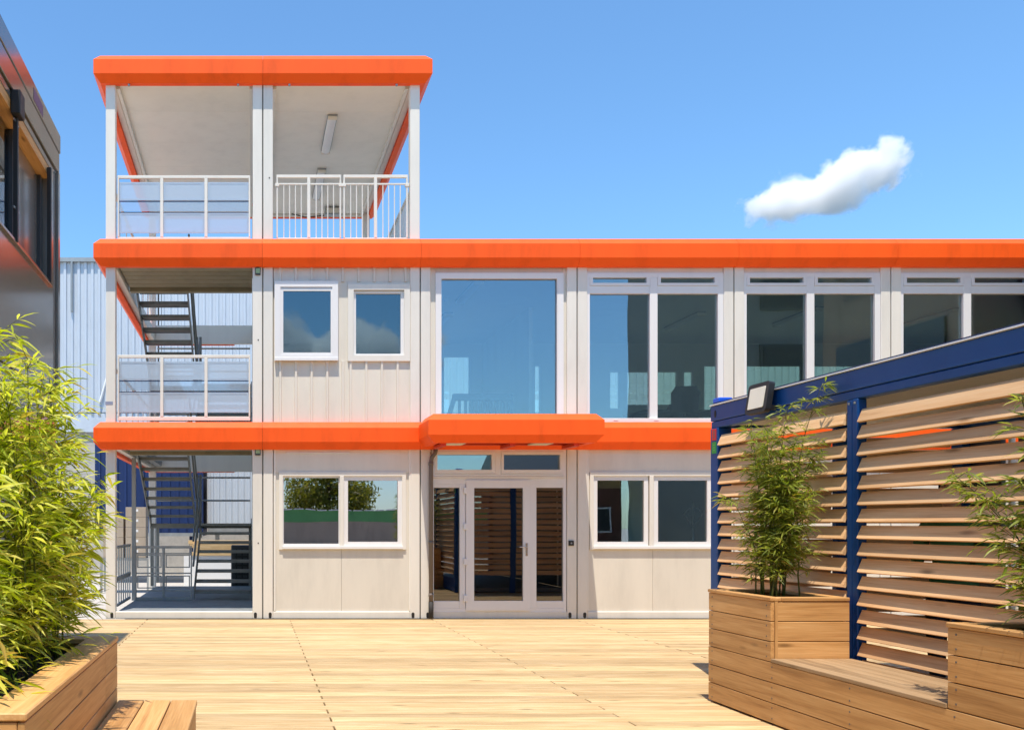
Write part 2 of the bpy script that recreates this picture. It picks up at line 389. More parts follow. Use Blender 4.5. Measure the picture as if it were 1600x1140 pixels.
# fascia: folded sheet swept along a run, in panels
PROF = [(-0.03, 0.215), (0.065, 0.215), (0.155, 0.118), (0.155, -0.098), (0.06, -0.205), (-0.03, -0.205)]
def fascia(pts, z, mit=None, seams=2.44, name='fascia_panel', parent=None, mat='orange', prof=PROF):
    """pts: plan polyline, outside to the right-hand normal (dy, -dx)"""
    parent = parent or B; n = len(pts); out = []
    for i in range(n - 1):
        A = Vector(pts[i]); C = Vector(pts[i + 1]); d = (C - A).normalized(); nr = Vector((d.y, -d.x)); L = (C - A).length
        ma = 1 if i > 0 else 0; mb = 1 if i < n - 2 else 0
        k = max(1, round(L / seams)); 
        for j in range(k):
            s0, s1 = L * j / k, L * (j + 1) / k
            e0 = ma if j == 0 else 0; e1 = mb if j == k - 1 else 0
            g0 = 0.0 if j == 0 else 0.002; g1 = 0.0 if j == k - 1 else 0.002
            p0 = []; p1 = []
            for o_, h in prof:
                q0 = A + d * (s0 + g0 - e0 * o_) + nr * o_; q1 = A + d * (s1 - g1 + e1 * o_) + nr * o_
                p0.append((q0.x, q0.y, z + h)); p1.append((q1.x, q1.y, z + h))
            out.append(MB().prism(p0, p1).build(name, mat, parent))
    return out
xl, xr = XJ[0] - 0.002, XJ[2] + 0.002
fy = FY - 0.004
fascia([(xl, REAR), (xl, fy), (xr, fy), (xr, REAR + 0.004), (xl, REAR + 0.004)], LV[3])
fascia([(xl, REAR), (xl, fy), (XJ[-1], fy)], LV[2])
fascia([(xl, REAR), (xl, fy), (XJ[-1], fy)], LV[1])
fascia([(XJ[2] - 3, REAR + .004), (xl, REAR + .004)], LV[2]); fascia([(XJ[2] - 3, REAR + .004), (xl, REAR + .004)], LV[1])
box('roof_sheet', 'greywhite', B, xl, xr, FY, REAR, LV[3] + 0.12, LV[3] + 0.2)
# small drip clips under the top fascia
for u in (202, 372, 452, 619): box('drip_clip', 'zinc', B, fx(u) - .015, fx(u) + .015, FY - 0.05, FY - 0.02, LV[3] - .235, LV[3] - .206)

# slabs and inner shell
box('floor_slab', 'floorgrey', B, XJ[0] + .17, XJ[1] - .01, FY + .125, REAR - .05, 0.02, 0.10)
box('floor_slab', 'interiorfloor', B, XJ[1] + .01, XJ[-1], FY + .125, REAR - .1, 0.02, 0.10)
box('floor_slab', 'interior', B, XJ[1] + .012, XJ[-1], FY + .125, REAR - .13, LV[1] - .2, LV[1] + .04)
box('floor_covering', 'interiorfloor', B, XJ[1] + .03, XJ[-1], FY + .13, REAR - .13, LV[1] + .041, LV[1] + .06)
box('floor_slab', 'ceilingwhite', B, XJ[1] + .012, XJ[-1], FY + .125, REAR - .13, LV[2] - .2, LV[2] + .06)
box('terrace_floor', 'terracefloor', B, XJ[0] + .17, XJ[2], FY + .125, FY + 1.6, LV[2] + .061, LV[2] + .1)
box('terrace_floor', 'terracefloor', B, XJ[1] + .012, XJ[2], FY + 1.6, REAR - .13, LV[2] + .061, LV[2] + .1)
box('roof_covering', 'zinc', B, XJ[2] + .01, XJ[-1], FY + .125, REAR, LV[2] + .061, LV[2] + .15)
# stair tower floor strips at the front and rear
for lev in (1, 2):
    for q in range(6):
        y = FY + .13 + q * .245
        box('floor_sheet', 'shadedsteel', B, XJ[0] + .165, XJ[1] - .165, y, y + .225, LV[lev] - .10, LV[lev] + .05, .01)
    box('trimmer_beam', 'shadedsteel', B, XJ[0] + .165, XJ[1] - .165, FY + 1.62, FY + 1.74, LV[lev] - .16, LV[lev] + .08, .006)
    if lev == 1: box('floor_sheet', 'floorgrey', B, XJ[0] + .165, XJ[0] + .3, FY + 1.75, REAR - .2, LV[lev] - .08, LV[lev] + .05)
# inner partitions and rear wall with openings
def wallbox(x0, x1, y0, y1, z0, z1, mat='interior', name='inner_wall'): return box(name, mat, B, x0, x1, y0, y1, z0, z1)
wallbox(XJ[1] + .012, XJ[1] + .08, FY + .16, REAR - .13, .10, LV[1] - .2, 'panelwhite', 'side_wall')
wallbox(XJ[1] + .012, XJ[1] + .08, FY + .16, REAR - .13, LV[1] + .06, LV[2] - .2, 'panelwhite', 'side_wall')
wallbox(XJ[2] - .05, XJ[2] + .02, FY + .16, REAR - .13, .10, LV[1] - .2)
wallbox(XJ[2] - .05, XJ[2] + .02, FY + .16, REAR - .13, LV[1] + .06, LV[2] - .2)
wallbox(XJ[3] - .03, XJ[3] + .03, FY + .16, REAR - .13, .10, LV[1] - .2)
wallbox(XJ[3] + 0.05, XJ[3] + 0.12, FY + 2.6, REAR - .13, LV[1] + .06, LV[2] - .2)
wallbox(XJ[-1] - .06, XJ[-1], FY + .16, REAR - .13, .10, LV[2] - .2, 'panelwhite', 'side_wall')
wallbox(XJ[1] + .08, XJ[-1] - .06, REAR - .129, REAR - .05, .10, LV[1] - .2, 'interior', 'rear_wall')
ops = [(4.24, 4.86, 3.0, 5.2), (6.25, 6.42, 3.9, 5.0), (7.92, 8.17, 4.0, 4.87), (8.3, 9.45, 4.08, 4.87), (9.55, 9.8, 4.3, 4.87), (10.0, 12.2, 3.7, 5.0), (12.4, 14.1, 3.7, 5.0), (14.3, 17.1, 3.6, 5.05)]  # first opening enlarged and wide ones added to bring light into the rooms
x = XJ[1] + .08; zt = LV[2] - .2; zb = LV[1] + .06
for a, b_, c, d in ops:
    wallbox(x, a, REAR - .129, REAR - .05, zb, zt, 'interior', 'rear_wall')
    wallbox(a, b_, REAR - .129, REAR - .05, zb, c, 'interior', 'rear_wall'); wallbox(a, b_, REAR - .129, REAR - .05, d, zt, 'interior', 'rear_wall')
    fr = MB().ring(a, b_, c, d, .035, REAR - .12, REAR - .07).build('rear_window', 'pvc', B)
    box('pane', 'glass', fr, a + .035, b_ - .035, REAR - .1, REAR - .09, c + .035, d - .035)
    x = b_
wallbox(x, XJ[-1] - .06, REAR - .129, REAR - .05, zb, zt, 'interior', 'rear_wall')

# ---- facade infill, ground floor and first floor
PY = FY + 0.03      # face of the recessed panels
def panel(u0, u1, v0, v1, y=PY, mat='panelwhite', name='wall_panel', c=.003):
    return box(name, mat, B, fx(u0), fx(u1), y, y + .07, fz(v1), fz(v0), c)
def ribbed(u0, u1, v0, v1, first, pitch=24.5):
    """sheet with narrow raised ribs, one folded profile"""
    x0, x1 = fx(u0), fx(u1); prof = [(x0, 0)]
    r = first
    while fx(r) < x1 - .03:
        if fx(r) > x0 + .03:
            xx = fx(r); prof += [(xx - .022, 0), (xx - .015, -.027), (xx + .015, -.027), (xx + .022, 0)]
        r += pitch
    prof.append((x1, 0)); back = [(x1, .05), (x0, .05)]
    pl = prof + back
    return MB().prism([(p, PY + q, fz(v1)) for p, q in pl], [(p, PY + q, fz(v0)) for p, q in pl]).build('ribbed_panel', 'panelwhite', B)
def pane(parent, u0, u1, v0, v1, y, mat='glass', name='pane'):
    return box(name, mat, parent, fx(u0), fx(u1), y, y + .012, fz(v1), fz(v0))
def frame(u0, u1, v0, v1, w, y0, y1, mat='pvc', name='window', parent=None):
    w = tuple(q / 100.5 for q in w) if isinstance(w, tuple) else w / 100.5
    return MB().ring(fx(u0), fx(u1), fz(v1), fz(v0), w, y0, y1).build(name, mat, parent or B)

# first floor, ribbed bay with two small windows
ribbed(427.5, 543, 564, 661, 438); ribbed(543, 642.5, 564, 661, 548)
ribbed(427.5, 642.5, 416, 440, 438)
panel(543.3, 640.6, 440.2, 444.8, FY + .02); panel(427.5, 432, 440, 564); panel(526, 544, 440, 564); panel(638, 642.5, 440, 564)
w = frame(429, 528, 440, 563.5, 9, FY - .035, FY + .09)
s = frame(437.5, 521.5, 450, 556, 5, FY - .022, FY + .02, name='sash', parent=w)
pane(w, 442, 517, 454, 552, FY + .0, 'glass_small')
box('sill', 'pvc', w, fx(429), fx(528), FY - .05, FY - .036, fz(564), fz(559), .003)
for u in (446, 508): box('drain_cap', 'pvc', w, fx(u) - .025, fx(u) + .025, FY - .045, FY - .034, fz(561), fz(558.5), .003)
w = frame(543.5, 640.5, 444, 564, 9, FY - .012, FY + .09, 'greywhite')
s = frame(552, 632.5, 448, 563, (4.5, 6, 11, 10), FY + .03, FY + .08, name='sash', parent=w)
pane(w, 556, 627, 457.5, 553, FY + .06, 'glass_small')
box('shutter_box', 'pvc', w, fx(552), fx(633), FY + .008, FY + .07, fz(453), fz(446), .004)
for u in (549, 634.5): box('shutter_guide', 'greywhite', w, fx(u) - .02, fx(u) + .02, FY + .005, FY + .06, fz(563), fz(446), .003)

# first floor, big picture window
w = frame(681, 881, 426, 662, (9, 10, 9, 9), FY + .012, FY + .1)
panel(673, 682, 404, 662, FY + .05); panel(880.5, 888.5, 404, 662, FY + .05); panel(682.2, 880.3, 404, 426.3, FY + .05)
pane(w, 689.5, 871.5, 434.5, 654, FY + .06, 'glass_sky')
# first floor band windows
def band_window(du):
    panel(917 + du, 1131 + du, 404, 426.3, FY + .03)
    w = frame(917 + du, 1131 + du, 426, 662, (5, 8.5, 9, 7), FY + .012, FY + .1)
    box('mullion', 'pvc', w, fx(1016 + du), fx(1028 + du), FY + .009, FY + .1, fz(653), fz(426) - .071, .004)
    for a, b_ in ((922, 1016), (1028, 1122.5)):
        box('transom', 'pvc', w, fx(a + du), fx(b_ + du), FY + .014, FY + .1, fz(458.5), fz(446), .003)
        s = frame(a + du + .3, b_ + du - .3, 428.5, 445.8, (4.5, 5, 4, 5), FY + .004, FY + .08, name='sash', parent=w)
        pane(w, a + 4 + du, b_ - 4 + du, 433, 442.5, FY + .05, 'glass')
        pane(w, a - .5 + du, b_ + .5 + du, 458, 654, FY + .055, 'glass' if du else 'glass_sky' if a < 1000 else 'glass')
    box('sill', 'pvc', w, fx(917 + du), fx(1131 + du), FY - .04, FY + .011, fz(660), fz(653.5), .004)
    for u in (905, 968): box('drain_cap', 'pvc', w, fx(917 + u - 905 + 40 + du), fx(924 + u - 905 + 40 + du), FY - .046, FY - .0405, fz(657), fz(655))
for q in range(5): band_window(245.22 * q)

# ground floor, sandwich panels with double windows
def ground_window(u0, u1, us, tall_left, gm='glass'):
    """u0..u1 opening of the bay; us = the two sashes; outer frame recessed"""
    w = frame(u0, u1, 737, 858, 6, FY + .004, FY + .1, 'greywhite')
    m_ = (us[0][1] + us[1][0]) / 2
    box('mullion', 'greywhite', w, fx(m_ - 3.2), fx(m_ + 3.2), FY + .002, FY + .1, fz(852), fz(743), .003)
    for i, (a, b_) in enumerate(us):
        if tall_left and i == 0:
            s = frame(a, b_, 742, 854, (1.5, 1.5, 5, 4), FY + .04, FY + .09, name='sash', parent=w); g = (a + 1.5, b_ - 1.5, 746, 850)
        else:
            s = frame(a, b_, 741, 852, (6.5, 6.5, 6, 9), FY + .03, FY + .09, name='sash', parent=w); g = (a + 6.5, b_ - 6.5, 750, 846)
        pane(w, *g, FY + .06, gm)
    box('sill', 'pvc', w, fx(u0 + 5), fx(u1 - 5), FY - .02, FY + .003, fz(857), fz(852.5), .003)
    return w
box('lintel_panel', 'panelwhite', B, fx(427.5), fx(642.5), PY - .008, PY + .062, fz(738), fz(694), .003)
panel(427.5, 436.5, 738, 858); panel(634, 642.5, 738, 858)
panel(427.5, 533.6, 858, 956); panel(533.9, 642.5, 858, 956)
ground_window(436, 634.5, ((442, 531), (537.5, 628.5)), True, 'glass_mirror')
box('lintel_panel', 'panelwhite', B, fx(917.5), fx(1131), PY - .008, PY + .062, fz(738), fz(694), .003)
panel(917.5, 922.5, 738, 858); panel(1119, 1131, 738, 858)
panel(917.5, 1021, 858, 956); panel(1021.3, 1131, 858, 956)
ground_window(922, 1119.5, ((928, 1014), (1023, 1113)), False)
for q in range(1, 5):
    du = 245.22 * q
    for a, b_ in ((917.5, 1021), (1021.3, 1131)): panel(a + du, b_ + du, 694, 956)
# shallow stiles around ground bays
for u in (427.6, 639): box('stile', 'greywhite', B, fx(u), fx(u) + .034, FY + .008, FY + .029, fz(954), fz(700), .003)
for u in (917.6, 1128): box('stile', 'greywhite', B, fx(u), fx(u) + .03, FY + .008, FY + .029, fz(954), fz(700), .003)
box('cover_strip', 'white', B, fx(448), fx(546), FY + .012, FY + .021, fz(707.5), fz(706), 0)

# entrance: toplights, sidelights and door leaf
tw = frame(675, 885, 700, 743, (5, 5, 3, 5), FY + .01, FY + .1, name='toplight_frame')
box('post', 'pvc', tw, fx(774), fx(783), FY + .008, FY + .1, fz(740), fz(705), .003)
for a, b_ in ((679.5, 773.7), (783.3, 880.4)):
    frame(a, b_, 705, 739.5, (4, 5, 6, 5), FY + .0, FY + .08, name='sash', parent=tw)
    pane(tw, a + 3.5, b_ - 4.5, 709.5, 734, FY + .05, 'glass')
box('threshold_trim', 'greywhite', tw, fx(675), fx(885), FY + .004, FY + .1, fz(747.5), fz(743.2), .003)
dfm = frame(675, 885, 747.6, 956, (3, 4.5, 6, 8), FY + .012, FY + .1, name='door_frame')
for a, b_ in ((718.5, 727.5), (828.5, 838.5)): box('post', 'pvc', dfm, fx(a), fx(b_), FY + .01, FY + .1, fz(950), fz(755.6), .003)
for a, b_ in ((678, 718.5), (838.5, 880.5)):
    box('bottom_rail', 'pvc', dfm, fx(a), fx(b_), FY + .016, FY + .09, fz(950), fz(938.5), .003)
    box('top_rail', 'pvc', dfm, fx(a), fx(b_), FY + .016, FY + .09, fz(761.5), fz(755.6), .003)
    pane(dfm, a, b_, 761, 939, FY + .05, 'glass_dark')
leaf = frame(728, 828, 750, 953, (12.5, 11, 15, 12), FY - .012, FY + .06, name='door_leaf')
pane(leaf, 740, 817.5, 761.5, 938.5, FY + .02, 'glass_dark')
for v in (766, 822, 877, 934): box('hinge', 'pvc', leaf, fx(724), fx(729.5), FY - .035, FY - .011, fz(v + 5), fz(v - 5), .005)
h = box('handle_plate', 'chrome', leaf, fx(820.5), fx(824), FY - .02, FY - .0125, fz(868), fz(848), .002)
MB().tube([(fx(822), FY - .018, fz(854)), (fx(822), FY - .06, fz(854)), (fx(810), FY - .062, fz(854))], .009, 8).build('lever', 'chrome', h, smooth=True)
MB().tube([(fx(822), FY - .024, fz(863)), (fx(822), FY - .0205, fz(863))], .011, 10).build('lock_cylinder', 'chrome', h)
bell = box('doorbell', 'black', B, fx(888), fx(896), FY - .025, FY - .001, fz(852), fz(844), .004)
MB().tube([(fx(892), FY - .028, fz(848)), (fx(892), FY - .0255, fz(848))], .014, 12).build('bell_button', 'zinc', bell)
panel(885, 887.6, 700, 956, FY + .05); panel(673.5, 675, 700, 956, FY + .05)

# exit lamps on the stair tower post
for v in (424.5, 705.5):
    e = box('exit_lamp', 'anthracite', B, fx(398.6), fx(407.2), FY - .03, FY - .001, fz(v + 5.5), fz(v - 5.5), .004)
    box('lens', 'greenlight', e, fx(399.6), fx(406.2), FY - .034, FY - .0305, fz(v + 3), fz(v - 4.5))
box('bolt', 'gap', B, fx(402.6), fx(404.4), FY - .004, FY, fz(532), fz(530)); box('bolt', 'gap', B, fx(402.6), fx(404.4), FY - .004, FY, fz(849), fz(847))
box('bolt', 'gap', B, fx(420), fx(421.8), FY - .004, FY, fz(279), fz(277))
box('type_plate', 'sticker', B, fx(164.5), fx(176.5), FY - .003, FY - .0005, fz(632), fz(627))

# canopy over the entrance
CZ = LV[1] + .035
cx0, cx1, cyf = 2.735, 4.985, 13.24
cn = box('canopy', 'panelwhite', B, cx0 - .02, cx1 + .02, cyf, FY - .16, CZ + .05, CZ + .15)
fascia([(cx0, FY - .163), (cx0, cyf), (cx1, cyf), (cx1, FY - .163)], CZ, seams=2.6, parent=cn)
for i, x in enumerate((2.80, 3.82, 4.76)):
    box('soffit_bar', 'redframe', cn, x, x + .08, cyf + .03, FY - .2, CZ - .25, CZ - .20, .004)
box('soffit_rail', 'redframe', cn, cx0 + .01, cx1 - .01, cyf + .05, cyf + .13, CZ - .195, CZ - .10, .004)
box('soffit_rail', 'redframe', cn, cx0 + .01, cx1 - .01, FY - .26, FY - .20, CZ - .195, CZ - .10, .004)
for a, b_ in ((2.9, 3.2), (4.22, 4.5)): box('soffit_panel', 'panelwhite', cn, a, b_, cyf + .14, FY - .27, CZ - .20, CZ - .18)
# rain downpipe beside the entrance
px_, py_ = fx(672.3), FY - .055
dp = MB().tube([(px_, py_, 0.01), (px_, py_, 2.42), (px_ + .01, py_ - .01, 2.50), (px_ + .055, py_ - .03, 2.56), (px_ + .075, py_ - .04, 2.66)], .034, 12).build('downpipe', 'pipe', B, smooth=True)
for z in (.02, .35, 1.16, 2.38):
    MB().tube([(px_, py_, z), (px_, py_, z + (.05 if z > .03 else .25))], .039, 12).build('pipe_collar', 'rubber' if z < .1 else 'pipe', dp, smooth=True)

# ---- stair tower: two storeys of dog-leg stairs
def stairs(z0, rise, front, rear):
    n = 8; hgt = rise / 2; r = hgt / n; run = (rear - front) / n
    st = box('staircase', 'stairsteel', B, XJ[0] + .19, XJ[1] - .17, rear, rear + 1.25, z0 + hgt - .10, z0 + hgt, .005)
    x0, x1 = -1.03, 0.02
    x2, x3 = -2.06, -1.13
    for i in range(n):
        box('tread', 'stairsteel', st, x0 + .02, x1 - .02, front + run * i, front + run * i + .27, z0 + r * (i + 1) - .055, z0 + r * (i + 1), .004)
        box('tread', 'stairsteel', st, x2 + .02, x3 - .02, rear - run * i - .27, rear - run * i, z0 + hgt + r * (i + 1) - .055, z0 + hgt + r * (i + 1), .004)
    def stringer(x, ya, za, yb, zb):
        h = .11
        MB().prism([(x, ya, za - h), (x, yb, zb - h), (x, yb, zb + h), (x, ya, za + h)], [(x + .018, ya, za - h), (x + .018, yb, zb - h), (x + .018, yb, zb + h), (x + .018, ya, za + h)]).build('stringer', 'stairsteel', st)
    for x in (x0, x1 - .018): stringer(x, front - .05, z0 + .12, rear + .05, z0 + hgt - .01)
    for x in (x2, x3 - .018): stringer(x, rear + .05, z0 + hgt, front - .05, z0 + rise - .05)
    for x, s_ in ((x0 - .01, 0), (x3 + .01, 1)):
        for o_ in (.95, .5):
            a = (x, front, z0 + o_ + .12) if not s_ else (x, rear, z0 + hgt + o_)
            c = (x, rear, z0 + hgt + o_) if not s_ else (x, front, z0 + rise + o_)
            MB().tube([a, c], .02, 8).build('handrail', 'stairsteel', st)
    for x in (x0 - .03, x3 + .0): box('newel', 'stairsteel', st, x, x + .05, rear - .03, rear + .02, z0 + hgt - .3, z0 + hgt + 1.0, .004)
    for x in (XJ[0] + .2, XJ[1] - .23): 
        box('landing_leg', 'stairsteel', st, x, x + .06, rear + 1.15, rear + 1.21, z0 + .1, z0 + hgt - .1)
        box('landing_leg', 'stairsteel', st, x, x + .06, rear + .03, rear + .09, z0 + .1, z0 + hgt - .1)
    for z in (.5, 1.0): MB().tube([(XJ[0] + .22, rear + 1.2, z0 + hgt + z), (XJ[1] - .2, rear + 1.2, z0 + hgt + z)], .02, 8).build('handrail', 'zinc', st)
stairs(0.10, 2.78, 16.25, 18.5)
stairs(2.88, 2.86, 16.25, 18.5)

# railings
def rail_x(parent, x0, x1, y, z0, z1, nposts, infill, mat='greywhite'):
    rl = box('railing', mat, parent, x0, x1, y - .02, y + .02, z1 - .045, z1, .004)
    box('bottom_rail', mat, rl, x0, x1, y - .018, y + .018, z0, z0 + .06, .004)
    xs = [x0 + (x1 - x0) * i / (nposts - 1) for i in range(nposts)]
    for i, x in enumerate(xs): box('baluster_post', mat, rl, max(x0, x - .024) , min(x1, x + .024), y - .022, y + .022, z0 + .06, z1 - .045, .004)
    for a, b_ in zip(xs[:-1], xs[1:]): infill(rl, a + .026, b_ - .026, y, z0, z1)
    return rl
def glass_infill(rl, a, b_, y, z0, z1):
    h = z1 - z0
    for lo, hi, mt in ((.12, .43, 'glass_rail'), (.455, .60, 'glass_railclear'), (.62, .90, 'glass_rail')):
        box('infill_pane', mt, rl, a, b_, y - .005, y + .005, z0 + h * lo, z0 + h * hi)
        if mt == 'glass_rail':
            MB().ring(a, b_, z0 + h * lo, z0 + h * hi, .03, y - .008, y - .0055).build('pane_border', 'glass_rail', rl)
    for t in (.437, .607): box('cross_bar', 'navydark', rl, a, b_, y - .008, y + .008, z0 + h * t - .006, z0 + h * t + .006)
x0, x1 = fx(183), fx(391)
rail_x(B, x0, x1, FY + .06, fz(656), fz(553.5), 4, glass_infill)
rail_x(B, x0, x1, FY + .06, fz(375), fz(272.5), 4, glass_infill)
bal = [None]
def bar_infill(rl, a, b_, y, z0, z1):
    box('top_bar', 'greywhite', rl, a, b_, y - .012, y + .012, z1 - .15, z1 - .128)
    n = 4 if b_ - a < .6 else 5
    for i in range(1, n + 1):
        x = a + (b_ - a) * i / (n + 1)
        MB().tube([(x, y, z0 + .06), (x, y, z1 - .14)], .0085, 6, False).build('baluster', 'greywhite', rl)
for a, b_ in ((432, 533.5), (537, 638)):
    rl = rail_x(B, fx(a), fx(b_), FY + .06, fz(376), fz(271.5), 3, bar_infill)
    for u in (a - 2, b_ - 4): box('clamp', 'greywhite', rl, fx(u), fx(u + 6), FY + .03, FY + .09, fz(290), fz(285), .003)
def rail_y(x, y0, y1, z0, z1, n, mat='greywhite'):
    rl = box('railing', mat, B, x - .02, x + .02, y0, y1, z1 - .045, z1, .004)
    box('bottom_rail', mat, rl, x - .018, x + .018, y0, y1, z0, z0 + .04)
    for i in range(n): 
        y = y0 + (y1 - y0) * i / (n - 1)
        MB().tube([(x, y, z0 + .04), (x, y, z1 - .045)], .012, 6, False).build('baluster', mat, rl)
rail_y(XJ[2] - .08, FY + .2, REAR - .2, LV[2] + .12, LV[2] + 1.15, 40)
rail_y(XJ[0] + .08, FY + .2, REAR - .2, LV[2] + .12, LV[2] + 1.15, 8)
rail_y(XJ[0] + .08, FY + .2, REAR - .2, LV[1] + .12, LV[1] + 1.15, 8)
rail_y(XJ[0] + .1, FY + .5, FY + 2.1, .14, 1.12, 7, 'zinc')
rail_y(XJ[0] + .1, FY + .5, FY + 2.1, .55, .62, 2, 'zinc')
def flat_infill(rl, a, b_, y, z0, z1):
    h = z1 - z0
    for lo, hi in ((.22, .46), (.6, .84)): MB().ring(a + .01, b_ - .01, z0 + h * lo, z0 + h * hi, .02, y - .008, y + .008).build('infill_frame', 'zinc', rl)
    for t in (.18, .5, .86): box('cross_bar', 'zinc', rl, a, b_, y - .01, y + .01, z0 + h * t - .012, z0 + h * t + .012)
rail_x(B, -2.08, -1.06, 16.2, .10, 1.08, 3, flat_infill, 'zinc')
box('stair_post', 'zinc', B, -2.14, -2.07, 16.17, 16.23, .1, LV[1] - .17)
rail_x(B, XJ[0] + .17, XJ[1] - .17, REAR - .08, LV[1] + .12, LV[1] + 1.1, 4, flat_infill, 'zinc')

# terrace ceiling panels and lamps
CZ8 = LV[3] - .155
for k in (0, 1):
    a, b_ = XJ[k] + PW + .01, XJ[k + 1] - PW - .01
    ys = [FY + .13, 15.0, 16.2, 17.3, 18.4, 19.3, REAR - .13]
    for p, q in zip(ys[:-1], ys[1:]): box('ceiling_panel', 'ceilingwhite', B, a, b_, p + .0015, q - .0015, CZ8, CZ8 + .04, .002)
    for x in (a - .0, b_ - .05): box('ceiling_trim', 'greywhite', B, x, x + .05, FY + .13, REAR - .13, CZ8 - .05, CZ8 - .001, .004)
def tube_lamp(x, y0, y1, z, label, group=None):
    t = thing('ceiling_light', label, 'lamp', (x, (y0 + y1) / 2, z), group)
    m = MB(); pts = []
    for k in range(9):
        a = math.pi * k / 8; pts.append((x + .075 * math.cos(a), z - .03 - .06 * math.sin(a)))
    m.prism([(p, y0, q) for p, q in pts], [(p, y1, q) for p, q in pts]).build('diffuser', 'white', t)
    box('housing', 'zinc', t, x - .085, x + .085, y0 - .03, y1 + .03, z - .03, z - .001, .004)
    for y in (y0 - .03, y1): box('end_cap', 'greywhite', t, x - .08, x + .08, y, y + .03, z - .095, z - .03, .01)
    return t
tube_lamp(1.37, 15.12, 16.5, CZ8, 'long strip light on the terrace ceiling, the one nearer the front')
tube_lamp(1.37, 17.4, 18.85, CZ8, 'long strip light on the terrace ceiling, the one farther back')
jb = thing('junction_box', 'small grey junction box under the far edge of the terrace ceiling', 'junction box', (1.78, 19.6, CZ8 - .16))
box('case', 'zinc', jb, 1.6, 1.95, 19.45, 19.65, CZ8 - .17, CZ8 - .02, .01)
box('lid', 'panelwhite', jb, 1.63, 1.92, 19.43, 19.4495, CZ8 - .15, CZ8 - .04, .004)
MB().tube([(0.9, 19.85, CZ8 - .03), (1.2, 19.85, CZ8 - .1), (1.6, 19.7, CZ8 - .12)], .012, 6).build('cable', 'rubber', jb)

# ---- interiors of the first floor
IZ = LV[2] - .202
for i, (x, a, b_, lb) in enumerate(((3.72, 14.7, 16.0, 'strip light behind the big picture window, the one nearer the glass'),
        (3.72, 16.95, 18.2, 'strip light behind the big picture window, the one farther back'),
        (8.44, 16.9, 18.2, 'strip light seen through the right pane of the first band window'),
        (10.4, 16.5, 17.8, 'strip light seen through the left pane of the middle band window'),
        (13.0, 16.6, 18.0, 'strip light seen through the rightmost band window'))): tube_lamp(x, a, b_, IZ, lb)
sd = thing('smoke_detector', 'round smoke detector on the ceiling behind the picture window', 'smoke detector', (3.42, 15.9, IZ - .05))
MB().tube([(3.42, 15.9, IZ - .05), (3.42, 15.9, IZ - .02), (3.42, 15.9, IZ - .001)], [.03, .055, .06], 16).build('case', 'white', sd)
MB().tube([(3.42, 15.9, IZ - .06), (3.42, 15.9, IZ - .0505)], .02, 12).build('sensor', 'black', sd)
F1 = LV[1] + .061
# balustrade behind the picture window
bl = thing('stair_balustrade', 'dark balustrade with upright bars behind the big picture window', 'balustrade', (3.8, 15.2, F1))
box('top_rail', 'anthracite', bl, 3.4, 4.42, 15.18, 15.24, F1 + .66, F1 + .78, .02)
box('base_rail', 'anthracite', bl, 3.3, 4.42, 15.18, 15.24, F1, F1 + .06, .01)
MB().prism([(3.20, 15.19, F1 + .06), (3.28, 15.19, F1 + .06), (3.46, 15.19, F1 + .66), (3.40, 15.19, F1 + .72)], [(3.20, 15.23, F1 + .06), (3.28, 15.23, F1 + .06), (3.46, 15.23, F1 + .66), (3.40, 15.23, F1 + .72)]).build('raking_post', 'anthracite', bl)
for i in range(9): box('bar', 'anthracite', bl, 3.5 + i * .105, 3.545 + i * .105, 15.19, 15.23, F1 + .06, F1 + .66)
box('end_post', 'anthracite', bl, 4.38, 4.42, 15.185, 15.235, F1 + .06, F1 + .66)
def office_chair(x, y, z, rz, label, group='office chairs upstairs'):
    t = thing('office_chair', label, 'chair', (x, y, z), group); b0 = Vector((x, y, z))
    def P(m, name, mat, sm=False): 
        m.v = [tuple(Vector(v) + b0) for v in m.v]; return m.build(name, mat, t, smooth=sm)
    P(MB().box(-.24, .24, -.24, .24, .44, .52, .03), 'seat', 'darkcloth')
    P(MB().prism([(-.22, .20, .58), (.22, .20, .58), (.24, .25, .95), (.17, .27, 1.06), (-.17, .27, 1.06), (-.24, .25, .95)],
                 [(-.22, .25, .58), (.22, .25, .58), (.24, .30, .95), (.17, .32, 1.06), (-.17, .32, 1.06), (-.24, .30, .95)]), 'backrest', 'darkcloth')
    P(MB().box(-.03, .03, .2, .26, .44, .6, .01), 'back_support', 'black')
    P(MB().tube([(0, 0, .1), (0, 0, .44)], .03, 8), 'gas_column', 'black')
    for k in range(5):
        a = 2 * math.pi * k / 5
        P(MB().tube([(0, 0, .12), (.3 * math.cos(a), .3 * math.sin(a), .06)], [.03, .018], 6), 'foot', 'black')
        P(MB().tube([(.3 * math.cos(a), .3 * math.sin(a) - .02, .03), (.3 * math.cos(a), .3 * math.sin(a) + .02, .03)], .03, 8), 'castor', 'rubber')
    t.rotation_euler = (0, 0, rz)
office_chair(8.9, 18.4, F1, .2, 'black office chair facing away behind the first band window')
office_chair(9.6, 18.2, F1, -.3, 'black office chair at the right post of the first band window')
office_chair(7.9, 16.5, F1, 2.9, 'black office chair at the near side of the meeting table')
tb = thing('meeting_table', 'dark meeting table behind the first band window', 'table', (8.3, 17.4, F1))
box('table_top', 'desk', tb, 7.4, 9.6, 17.0, 17.9, F1 + .70, F1 + .74, .006)
for x in (7.5, 9.45):
    for y in (17.06, 17.78): box('leg', 'anthracite', tb, x, x + .05, y, y + .05, F1, F1 + .70)
tb = thing('cabinet', 'dark low cabinet behind the middle band window', 'cabinet', (11.6, 17.4, F1))
box('body', 'desk', tb, 10.9, 12.4, 17.2, 17.7, F1, F1 + 1.0, .006)
